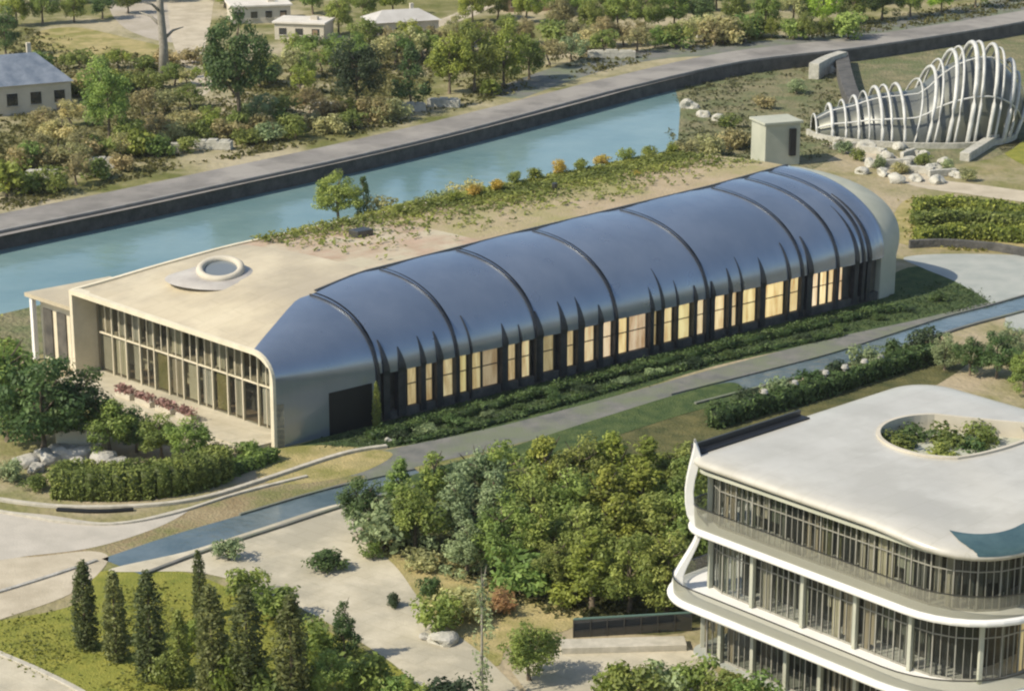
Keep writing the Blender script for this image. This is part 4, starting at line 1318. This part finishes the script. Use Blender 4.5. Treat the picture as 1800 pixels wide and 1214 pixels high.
# bedding shrubs along the hedge
bs = [(700, 770), (745, 762), (800, 748), (860, 732), (915, 718), (975, 704), (1030, 690), (1090, 676), (1150, 660), (1215, 645), (1280, 628), (1345, 612), (1410, 598), (1480, 580), (1545, 562), (1600, 548), (1650, 528)]
for i, (u, v) in enumerate(bs):
    t = random.choice(['dark green', 'blackish green', 'dark green', 'grey-green'])
    plant(S_, G(u, v), random.uniform(.7, 1.25), t, f'low {t} shrub in the bed between hedge and gravel road, {"leftmost" if i == 0 else "rightmost" if i == len(bs) - 1 else ORD[i] + " from the left"}', 'shrubs in the hall bed', 1.9)

# flower tubs on the front terrace
for i, bb in enumerate((12.5, 16.0, 19.5, 23.0)):
    r = empty('flower_tub', hp(-1.6, bb, .5), ['flower tub of pink blooms nearest the metal corner of the hall', 'flower tub of pink blooms, second from the metal corner', 'flower tub of pink blooms, third from the metal corner', 'flower tub of pink blooms farthest from the metal corner'][i], 'flower tub', 'flower tubs on the hall terrace')
    o = r.location.copy()
    MB().frame_box(o - HW * 1.3 - HL * .4, HW * 2.6, HL * .8, (0, 0, .6)).build('tub', M['plaster'], r, bevel=.04)
    n = 260
    q = np.stack([rng.uniform(-1.3, 1.3, n), rng.uniform(-.5, .5, n), rng.uniform(.65, 1.35, n)], 1)
    W3 = np.array([q[:, 0:1] * np.array(HW)[None] + q[:, 1:2] * np.array(HL)[None] + q[:, 2:3] * np.array([[0, 0, 1]])])[0]
    f = bpy.data.objects.new('blooms', leaf_mesh('blooms', W3, unit(n), .26 * rng.uniform(.6, 1.3, n), rng.uniform(.7, 1.3, n), M['pink']))
    COL.objects.link(f)
    f.parent = r
    f.color = (*TINT['pink'], 1)

# ------------------------------------------------------------------ the white office
OC = G(1198, 799, 17.0)
OC.z = 0
LP = Vector((math.cos(math.radians(42.0)), math.sin(math.radians(42.0)), 0))
LQ = Vector((LP.y, -LP.x, 0))
SIDE = 30.0
office = empty('white_office', OC + LP * 15 + LQ * 15, 'white three-storey office with rounded roof and an open roof well', 'building')


def op(p, q, z):
    return OC + LP * p + LQ * q + Vector((0, 0, z))


def outline(inset=0.0, ext=(0, 0, 0, 0), rad=(2.2, 7.0, 5.0, 4.0), seg=9, step=2.0):
    """Rounded square from the left corner along the front, round the near corner and back. ext widens each side."""
    p0, q0, p1, q1 = -ext[0] + inset, -ext[1] + inset, SIDE + ext[2] - inset, SIDE + ext[3] - inset
    R = [max(.35, r - inset) for r in rad]
    cs = [((p0 + R[0], q0 + R[0]), R[0], math.pi * 1.5, -1), ((p0 + R[1], q1 - R[1]), R[1], math.pi, -1), ((p1 - R[2], q1 - R[2]), R[2], math.pi * .5, -1), ((p1 - R[3], q0 + R[3]), R[3], 0.0, -1)]
    out = []
    for (cp, cq), r, a0, d in cs:
        for i in range(seg + 1):
            a = a0 + d * (math.pi / 2) * i / seg
            out.append((cp + r * math.cos(a), cq + r * math.sin(a)))
    res = []
    for i, q in enumerate(out):
        nx = out[(i + 1) % len(out)]
        res.append(q)
        k = int(SIDE / step) if i % (seg + 1) == seg else 1
        for j in range(1, k):
            res.append((q[0] + (nx[0] - q[0]) * j / k, q[1] + (nx[1] - q[1]) * j / k))
    return res


def droop(p, q):
    d = math.hypot(p - 0, q - SIDE)
    x = max(0.0, 1 - d / 12.0)
    return -0.7 * x * x * (3 - 2 * x)


well_c = G(1662, 768, 17.2)


def well_pt(a, k=1.0):
    x = math.cos(a)
    y = math.sin(a)
    rx = 5.4 if x < 0 else 8.6
    yy = 5.3 * y * (1 if x < 0 else (1 - .55 * x))
    return well_c + Vector((rx * x * k, yy * k + (2.0 * x * x if x > 0 else 0), 0))


levels = [(0.35, 16.25), (0.0, 16.5), (0.0, 16.7), (0.12, 16.9), (0.4, 17.02), (1.2, 17.12), (2.4, 17.2)]
bm = bmesh.new()
loops = []
for ins, z in levels:
    loops.append([bm.verts.new(op(p, q, z + droop(p, q)) - office.location) for p, q in outline(ins)])
for l0, l1 in zip(loops[:-1], loops[1:]):
    n = min(len(l0), len(l1))
    for i in range(n):
        bm.faces.new((l0[i], l0[(i + 1) % n], l1[(i + 1) % n], l1[i]))
last = loops[-1]
prev = last
wc = Vector((well_c.x, well_c.y, 17.24)) - office.location
for k in range(1, 7):
    cur = []
    for v in last:
        d = v.co - wc
        a = math.atan2(d.y, d.x)
        best = min((abs(math.remainder(math.atan2(*(well_pt(x).xy - well_c.xy).yx) - a, 2 * math.pi)), x) for x in np.linspace(-math.pi, math.pi, 721))[1]
        e = well_pt(best)
        e = Vector((e.x, e.y, 17.24)) - office.location
        cur.append(bm.verts.new(v.co.lerp(e, k / 6)))
    n = len(last)
    for i in range(n):
        bm.faces.new((prev[i], prev[(i + 1) % n], cur[(i + 1) % n], cur[i]))
    prev = cur
bmesh.ops.recalc_face_normals(bm, faces=bm.faces)
if sum(f.normal.z * f.calc_area() for f in bm.faces) < 0:
    bmesh.ops.reverse_faces(bm, faces=bm.faces)
me = bpy.data.meshes.new('roof')
bm.to_mesh(me)
bm.free()
me.polygons.foreach_set('use_smooth', [True] * len(me.polygons))
me.materials.append(M['white_roof'])
roof = bpy.data.objects.new('roof', me)
COL.objects.link(roof)
roof.parent = office
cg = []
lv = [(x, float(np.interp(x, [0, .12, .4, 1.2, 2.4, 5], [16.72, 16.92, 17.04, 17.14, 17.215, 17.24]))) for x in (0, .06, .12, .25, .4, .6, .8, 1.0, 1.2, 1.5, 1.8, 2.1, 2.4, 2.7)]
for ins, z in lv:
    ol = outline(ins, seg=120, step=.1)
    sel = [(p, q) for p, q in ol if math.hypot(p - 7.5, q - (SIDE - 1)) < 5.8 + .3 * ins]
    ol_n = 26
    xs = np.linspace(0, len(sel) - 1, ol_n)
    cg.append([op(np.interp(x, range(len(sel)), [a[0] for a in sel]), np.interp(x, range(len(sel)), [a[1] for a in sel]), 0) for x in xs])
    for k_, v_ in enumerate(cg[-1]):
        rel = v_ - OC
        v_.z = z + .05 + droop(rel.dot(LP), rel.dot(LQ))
MB().grid(cg).build('corner_shade_patch', mat('teal_corner_shade', (0.035, 0.07, 0.075), (0.07, 0.12, 0.12), .4, .12, spec=.8), roof, smooth=True)  # added teal patch: shade and reflection at the roof corner put in as colour
wr = []
for k, z in ((1.03, 17.25), (1.03, 17.42), (.97, 17.42), (.965, 14.6)):
    wr.append([Vector((*well_pt(2 * math.pi * i / 56, k).xy, z)) for i in range(56)])
MB().grid(wr, close=True).build('roof_well', M['plaster'], roof)
fl = [Vector((*well_pt(2 * math.pi * i / 56, .965).xy, 14.7)) for i in range(56)]
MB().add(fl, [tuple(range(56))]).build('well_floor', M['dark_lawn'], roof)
tl = [Vector((*well_pt(a, .95).xy, 17.1)) for a in np.linspace(-.62, .62, 12)]
MB().add(tl, [tuple(range(12))]).build('well_glazing', M['rail_glass'], roof)
ws = [(-3.6, .6, 2.6, 'olive'), (-2.0, 2.0, 2.9, 'dark green'), (-.2, -1.8, 2.4, 'olive'), (.6, 2.4, 3.0, 'olive'), (2.2, .6, 2.6, 'dark green'), (-2.6, -1.6, 2.2, 'olive-yellow'), (3.6, 2.0, 2.8, 'olive')]
for i, (x, y, hgt, t) in enumerate(sorted(ws)):
    plant(S_, Vector((well_c.x + x, well_c.y + y, 14.7)), hgt, t, f'{t} shrub growing in the roof well of the white office, {"leftmost" if i == 0 else "rightmost" if i == len(ws) - 1 else ORD[i] + " from the left"}', 'shrubs in the roof well', 1.15)

# soffits and slabs
def slab(name, ins, ext, z0, z1, material, rad=(2.2, 7.0, 5.0, 4.0), bev=.12, lip=None):
    loop = outline(ins, ext, rad)
    return MB().prism([op(p, q, 0).xy for p, q in loop], z0, z1).build(name, material, office, bevel=bev)


slab('ceiling', .5, (0, 0, 0, 0), 15.75, 16.05, M['endwall'], bev=0)
slab('floor_slab', -.25, (0, 0, 0, 0), 10.72, 11.25, M['white'], bev=.2)
slab('floor_slab', -.2, (1.9, 1.6, .2, .3), 5.08, 5.6, M['white'], rad=(4.2, 8.0, 5.0, 4.0), bev=.22)
slab('ground_slab', .4, (0, 0, 0, 0), 0.0, .14, M['pavement'], bev=0)
cr_ = outline(4.0)
MB().prism([op(p, q, 0).xy for p, q in cr_], .15, 13.5).build('core_wall', M['dark_in'], office)


def resample(path, step):
    out, acc = [path[0]], 0.0
    for a, c in zip(path[:-1], path[1:]):
        L = math.hypot(c[0] - a[0], c[1] - a[1])
        d = step - acc
        while d <= L:
            out.append((a[0] + (c[0] - a[0]) * d / L, a[1] + (c[1] - a[1]) * d / L))
            d += step
        acc = (acc + L) % step
    return out


def storey(z0, z1, inset, nmax, step, ext=(0, 0, 0, 0), fin=3, blind=.35, colmat='endwall', rad=(2.2, 7, 5, 4)):
    loop = outline(inset, ext, rad, step=.5)
    pts = resample(loop + [loop[0]], step)
    vis = pts[:nmax + 1]
    for i in range(nmax):
        a, c = op(*vis[i], z0), op(*vis[i + 1], z0)
        d = c - a
        n = Vector((d.y, -d.x, 0)).normalized()
        if n.dot(OC + LP * 15 + LQ * 15 - a) > 0:
            n = -n
        g = MB().frame_box(a + d * .03, d * .94, -n * .04, (0, 0, z1 - z0)).build('window', M['glass'], office)
        f = MB()
        f.frame_box(a - d.normalized() * .05 + n * .03, d.normalized() * .10, -n * .16, (0, 0, z1 - z0))
        f.frame_box(a + d * .05 + n * .02, d * .9, -n * .1, (0, 0, .18))
        for x in (.34, .67):
            f.frame_box(a + d * x + n * .02, d.normalized() * .05, -n * .1, (0, 0, z1 - z0))
        f.frame_box(a + d * .05 + n * .02 + Vector((0, 0, (z1 - z0) * .68)), d * .9, -n * .1, (0, 0, .08))
        f.build('frame', M['office_frame'], g)
        x = random.uniform(.03, .12)
        bl = MB()
        while x < .8 and random.random() < blind + .15:
            wd = random.choice([.12, .2, .3, .45])
            hgt = random.choice([1.0, 1.0, .9, .55]) * (z1 - z0)
            bl.frame_box(a + d * x - n * random.uniform(.22, .5) + Vector((0, 0, z1 - z0 - hgt)), d * min(wd, .96 - x), -n * .05, (0, 0, hgt - .02))
            x += wd + random.uniform(.03, .22)
        if bl.v:
            bl.build('blind', M[random.choice(['gravel', 'endwall', 'interior', 'plaster', 'gravel', 'steel', 'bank'] + (['wood', 'lit', 'pink_wall', 'pink_wall'] if i > 15 else ['steel', 'cream']))], g)
        if i % fin == 0:
            MB().frame_box(a - d.normalized() * .16 + n * .45, d.normalized() * .32, -n * .36, (0, 0, z1 - z0)).build('column', M[colmat], office, bevel=.03)
    rest = pts[nmax:] + [pts[0]]
    MB().grid([[op(p, q, z0), op(p, q, z1)] for p, q in rest]).build('rear_glazing', M['glass'], office)


storey(11.25, 15.75, 1.5, 24, 1.75, fin=40, blind=.75)
storey(5.6, 10.6, 1.7, 24, 1.75, fin=3, blind=.8, colmat='endwall')
storey(.14, 5.0, 1.1, 20, 1.75, fin=2, blind=.6, colmat='endwall')


def balustrade(z, h, inset, ext=(0, 0, 0, 0), rad=(2.2, 7, 5, 4), glass='rail_glass'):
    loop = outline(inset, ext, rad, step=1.5)
    o = MB().grid([[op(p, q, z), op(p, q, z + h)] for p, q in loop + [loop[0]]]).build('balustrade', M[glass], office, smooth=True)
    MB().sweep([op(p, q, z + h) for p, q in loop + [loop[0]]], .09, .07).build('rail', M['steel'], o)


balustrade(11.25, 1.75, .1)
balustrade(5.6, 1.2, .25, (1.9, 1.6, .2, .3), (4.2, 8, 5, 4))


def band(name, prof, w, material):
    """A thick ribbon standing at the left corner: prof = (outward, along the front, z, thickness)."""
    out = (-LP - LQ).normalized()
    rows = []
    for o_, q_, z_, th in prof:
        c = op(.65, .65, z_) + out * o_ + LQ * q_
        s = (LQ - LP).normalized()
        rows.append([c - s * w / 2, c + s * w / 2, c + s * w / 2 - out * th, c - s * w / 2 - out * th])
    return MB().grid(rows, close=True).build(name, material, office, bevel=.06)


band('corner_ribbon', [(-.05, 0, 18.2, .12), (.0, 0, 17.5, .45), (.12, 0, 16.9, .8), (.32, 0, 16.0, .75), (.5, 0, 15.0, .7), (.6, 0, 14.0, .7), (.6, .05, 13.0, .75), (.5, .15, 12.1, .9), (.3, .4, 11.4, 1.2), (0, .8, 10.7, 1.2)], 1.0, M['white'])
band('corner_ribbon', [(1.3, .5, 5.02, 1.8), (1.55, .25, 5.4, 1.4), (1.55, .1, 6.0, .95), (1.3, 0, 6.8, .75), (.85, 0, 7.7, .62), (.35, 0, 8.6, .52), (-.12, 0, 9.5, .42), (-.55, 0, 10.6, .36)], 1.0, M['white'])
b = MB().sweep([op(p, .75, 16.75) for p in np.linspace(1.2, 14, 12)], .9, .5)
b.build('roof_gutter', M['metal_dark'], office)
b = MB().sweep([op(p, .12, 16.7) for p in np.linspace(1.0, 14, 12)], .18, .95)
b.build('parapet', M['steel'], office)

# white terrace wall left of the office, glass screen and planter behind it
t0, t1 = G(985, 1142), G(1205, 1136)
tag(MB().sweep([t0, (t0 + t1) / 2, t1], 1.8, .6).build('terrace_wall', M['kerb'], bevel=.06), 'low white terrace wall left of the office', 'wall')
s0_, s1_ = G(1008, 1120), G(1215, 1108)
scr = empty('glass_screen', (s0_ + s1_) / 2, 'dark teal glass screen behind the low white terrace wall', 'screen')
MB().sweep([s0_, s1_], .08, 1.6).build('pane', M['carglass'], scr)
MB().sweep([s0_ + Vector((0, 0, 1.6)), s1_ + Vector((0, 0, 1.6))], .16, .12).build('rail', mat('teal_rail', (0.12, 0.2, 0.17), rough=.4), scr)
for k in range(8):
    p = s0_.lerp(s1_, k / 7)
    MB().box(p, (.1, .14, 1.6)).build('post', M['steel'], scr)

# shrubs and pale posts behind the office
oh = [(1262, 735, 2.6), (1310, 722, 2.8), (1365, 706, 2.8), (1420, 690, 3.0), (1470, 672, 3.0), (1525, 655, 3.2), (1580, 640, 3.2), (1630, 622, 3.4)]
for i, (u, v, hgt) in enumerate(oh):
    t = ['dark green', 'blackish green', 'grey-green'][i % 3]
    plant(S_, G(u, v), hgt, t, f'{t} shrub in the hedge line behind the white office, {"leftmost" if i == 0 else "rightmost" if i == len(oh) - 1 else ORD[i] + " from the left"}', 'shrubs behind the white office', 1.0)
for i, (u, v) in enumerate([(1345, 716), (1398, 700), (1452, 682), (1486, 672), (1520, 662), (1548, 654)]):
    p = G(u, v) + Vector((-.3, -1.3, 0))
    b = MB().tube([p, p + Vector((0, 0, 2.0)), p + Vector((0, 0, 2.1)), p + Vector((0, 0, 2.45))], [.34, .27, .46, .3], 10)
    tag(b.build('stone_post', M['rock'], origin=p, smooth=False), f'pale stone post before the hedge behind the office, {["leftmost", "second from the left", "third from the left", "fourth from the left", "fifth from the left", "rightmost"][i]}', 'post', 'stone posts behind the office')
row([(1660, 650, 4.4, B_, 'grey-green'), (1705, 660, 4.8, B_, 'dark green'), (1752, 665, 5.4, B_, 'dark green'), (1800, 690, 5.6, B_, 'mid-green'), (1775, 640, 4.6, B_, 'grey-green'), (1835, 660, 5.4, B_, 'olive')], 0, 'beyond the far corner of the office roof', 'trees beyond the office')
# ------------------------------------------------------------------ ribbed pavilion
PC = G(1640, 236)
pav = empty('ribbed_pavilion', PC, 'dark shell pavilion with tall white ribs beside the far road', 'pavilion')
XS = [-20, -17, -13.5, -12, -10, -8, -6, -4, -2, 0, 2, 4, 6, 8, 10, 11.5, 12.6]
HS = [3.0, 5.0, 6.0, 6.8, 7.6, 8.0, 8.2, 9.6, 12.0, 13.6, 14.6, 15.2, 15.2, 14.4, 12.2, 9.5, 5.5]
YS = [3.5, 5, 6.2, 7, 8.5, 9.2, 9.6, 9.8, 10, 10.2, 10.2, 10, 9.6, 8.8, 7.4, 5.8, 3.6]


def pav_pt(x, a, k=1.0):
    h, y = lerp(x, XS, HS), lerp(x, XS, YS)
    sa = max(0.0, math.sin(a)) ** .85
    return PC + Vector((x + 2.2 * sa * (x > -6), -math.cos(a) * y * k, h * sa * k))


rows = [[pav_pt(x, a, .84) for a in np.linspace(0, math.pi, 25)] for x in np.linspace(-19.6, 12.2, 44)]
MB().grid(rows).build('shell', M['shell'], pav, smooth=True)
for k, x in enumerate((-19.6, -17.2, -15, -13.2, -11.4, -9.8, -8, -6.4, -4.6, -3, -1.4, .2, 1.8, 3.4, 5.0, 6.8, 8.4, 9.8, 11.2, 12.4)):
    MB().tube([pav_pt(x + .25 * math.sin(3 * k), a, 1.0) for a in np.linspace(0, math.pi, 25)], (.16, .3, .2, .26)[k % 4] * (1.3 if x > 0 else 1.0), 8).build('rib', M['rib'], pav, smooth=True)
for a, r_ in ((math.radians(28), .22), (math.radians(62), .18)):
    MB().tube([pav_pt(x, a, .99) for x in np.linspace(-19.4, 12.4, 40)], r_ * .7, 6).build('purlin', M['rib'], pav, smooth=True)
b = MB()
pa = [PC + Vector((-20.6 * math.cos(a) if math.cos(a) > 0 else -13.4 * math.cos(a), -11.2 * math.sin(a), 0)) for a in np.linspace(0, math.pi, 25)]
b.sweep(pa, .6, .9)
b.build('base_wall', M['pale_rock'], pav)
# curved dark ramp wrapped round its left end
b = MB().sweep(pxl([(1478, 112), (1486, 150), (1500, 190), (1530, 226), (1580, 246)]), 2.6, 2.2)
tag(b.build('curved_wall', M['wall'], bevel=.1), 'dark curved wall wrapping the left end of the ribbed pavilion', 'wall')
b = MB().sweep(pxl([(1430, 140), (1452, 128), (1480, 118)]), 2.0, 3.0)
tag(b.build('stub_wall', M['pale_rock'], bevel=.1), 'short pale wall on the bank left of the ribbed pavilion', 'wall')
b = MB().sweep(pxl([(1695, 284), (1730, 262), (1768, 236)]), 1.6, 1.4)
tag(b.build('ramp_wall', M['pale_rock'], bevel=.1), 'pale ramp wall at the right foot of the ribbed pavilion', 'wall')


# ------------------------------------------------------------------ houses
def house(name, u, v, z, size, rz, label, wallm, roofm, hip=0.0, n_win=3, cat='house'):
    p = G(u, v, z)
    r = empty(name, p, label, cat)
    r.rotation_euler = (0, 0, rz)
    w, d, h = size

    def part(nm, mb, m, par=r, **k):
        me_o = mb.build(nm, m, None, **k)
        me_o.parent = par
        return me_o
    part('wall', MB().box((0, 0, 0), (w, d, h)), wallm)
    if hip:
        e = .5
        b = MB()
        lo = [(-w / 2 - e, -d / 2 - e, h), (w / 2 + e, -d / 2 - e, h), (w / 2 + e, d / 2 + e, h), (-w / 2 - e, d / 2 + e, h)]
        hi = [(-w / 2 + d * .35, 0, h + hip), (w / 2 - d * .35, 0, h + hip)]
        b.add(lo + hi, [(0, 1, 5, 4), (1, 2, 5), (2, 3, 4, 5), (3, 0, 4), (3, 2, 1, 0)])
        ro = part('roof', b, roofm)
        part('chimney', MB().box((w * .2, d * .15, h + hip * .3), (.7, .7, hip * .9 + .5)), wallm, ro)
    else:
        ro = part('roof', MB().box((0, 0, h + .002), (w + .8, d + .8, .4)), roofm, bevel=.05)
        part('roof_hatch', MB().box((w * .22, 0, h + .405), (1.4, 1.2, .7)), wallm, ro)
    for k in range(n_win):
        x = -w / 2 + w * (k + .5) / n_win
        wi = part('window', MB().box((x, -d / 2 - .02, h * .32), (w / n_win * .45, .1, h * .4)), M['carglass'])
        part('sill', MB().box((x, -d / 2 - .1, h * .32 - .14), (w / n_win * .55, .24, .12)), M['pale_rock'], wi)
    part('door', MB().box((w * .5 * (1 - 1 / max(1, n_win)) - .1, -d / 2 - .03, 0), (1.0, .1, min(2.1, h * .8))), M['wood'])
    return r


house('flat_roofed_house', 455, 36, TZ, (12, 8, 3.4), .25, 'long low pale house with a flat roof at the top edge', M['plaster'], M['pale_roof'], 0, 4)
house('pale_house', 535, 66, TZ, (10, 7, 3.2), -.2, 'pale house with the brightest roof right of the big round tree', M['plaster'], M['pale_roof'], 0, 3)
house('grey_house', 705, 70, TZ, (13, 8, 4.2), .35, 'grey-walled pale-roofed house above the narrow dark tree', M['plaster'], mat('pale_grey_roof', (.40, .38, .34), (.5, .48, .44), .3, .7), 1.8, 4)
house('blue_roofed_house', 28, 190, TZ, (16, 12, 5.0), .45, 'large house with blue-grey hipped roof at the left edge', M['plaster'], M['blue_roof'], 4.2, 4)
house('long_shed', 950, 16, TZ, (16, 6, 3.6), .2, 'brown-grey shed among the trees at the top edge', M['wood'], mat('shed_roof', (.26, .22, .18), (.33, .29, .24), .3, .8), 0, 4, 'shed')

kp = G(1362, 286)
ki = empty('stone_kiosk', kp, 'pale cubic kiosk with a dark slot behind the far end of the hall', 'kiosk')
MB().box(kp, (6.0, 5.0, 6.6), .35).build('wall', M['endwall'], ki, bevel=.08)
MB().box(kp + Vector((0, 0, 6.602)), (6.6, 5.6, .35), .35).build('roof', M['endwall'], ki)
MB().box(kp + Vector((2.35, -1.9, 1.6)), (1.0, .9, 4.2), .35).build('door', M['metal_dark'], ki)


boulder(778, 1128, 1.5, 'large pale boulder on the plaza path beside the meadow', None, pale=True, i=2, sz=.7)
boulder(752, 1122, .8, 'small grey boulder leaning on the large pale one by the path', None, i=3, sz=.8)

# ------------------------------------------------------------------ ground cover
def scatter(name, px, n, z, size, tint, label, zones=None):
    poly = smooth_px(px, True, 3)
    A_ = np.array(poly)
    lo, hi = A_.min(0), A_.max(0)
    P = []
    def inside(x, y):
        c = False
        j = len(poly) - 1
        for i in range(len(poly)):
            xi, yi = poly[i]
            xj, yj = poly[j]
            if (yi > y) != (yj > y) and x < (xj - xi) * (y - yi) / (yj - yi) + xi:
                c = not c
            j = i
        return c
    k = 0
    while len(P) < n and k < n * 6:
        k += 1
        u, v = rng.uniform(lo[0], hi[0]), rng.uniform(lo[1], hi[1])
        if inside(u, v) and math.sin(u * .031) + math.sin(v * .05 + u * .011) + rng.normal() * .8 > -.4:
            P.append(np.array(G(u, v, z)))
    P = np.repeat(np.array(P), 4, 0)
    P = P + rng.normal(size=P.shape) * [.45, .45, .0]
    P[:, 2] = z + rng.uniform(.05, .4, len(P)) * size * 1.6
    nn = unit(len(P)) * .8 + [0, 0, .6]
    nn /= np.linalg.norm(nn, axis=1, keepdims=True)
    o = bpy.data.objects.new(name, leaf_mesh(name, P, nn, size * rng.uniform(.5, 1.4, len(P)), rng.uniform(.6, 1.4, len(P)), M['leaf']))
    COL.objects.link(o)
    o.color = (*tint, 1)
    tag(o, label, 'ground cover', kind='stuff')


scatter('scrub_grass', [(-40, 350), (-40, 60), (300, 110), (500, 120), (800, 90), (1000, 100), (1300, 60), (1780, 0), (1780, 20), (1500, 62), (1290, 80), (1000, 140), (800, 195), (600, 245), (300, 300), (100, 350)], 6500, TZ, .5, (0.13, 0.125, 0.04), 'dry olive scrub grass covering the land beyond the canal')
scatter('wood_undergrowth', [(620, 950), (700, 920), (900, 890), (1200, 890), (1215, 1085), (1000, 1085), (850, 1030), (700, 975)], 1800, 0, .32, (0.08, 0.085, 0.03), 'low undergrowth beneath the wood')
scatter('lawn_tufts', [(-40, 1100), (130, 1066), (300, 1020), (540, 1100), (740, 1220), (500, 1260), (160, 1212), (0, 1150)], 1500, 0, .2, (0.19, 0.20, 0.04), 'rough tufts in the front lawn')
scatter('bank_weeds', [(1190, 170), (1300, 130), (1430, 120), (1480, 180), (1500, 250), (1330, 300), (1195, 280)], 900, 0, .45, (0.12, 0.125, 0.055), 'grey-green weeds on the earth bank')
scatter('field_weeds', [(1600, 350), (1820, 370), (1820, 436), (1610, 430)], 500, 0, .4, (0.2, 0.19, 0.045), 'yellowish weeds between the field hedges')
scatter('bed_cover', [(560, 782), (690, 782), (900, 738), (1100, 684), (1260, 638), (1450, 596), (1600, 560), (1740, 538), (1690, 500), (1600, 500), (1500, 530), (1200, 605), (800, 705), (640, 752)], 4500, 0, .2, (0.075, 0.11, 0.045), 'low dark green ground cover on the bank before the hall')
for lb, names in LABELS.items():
    if len(names) > 1:
        print('SHARED LABEL', lb, names)
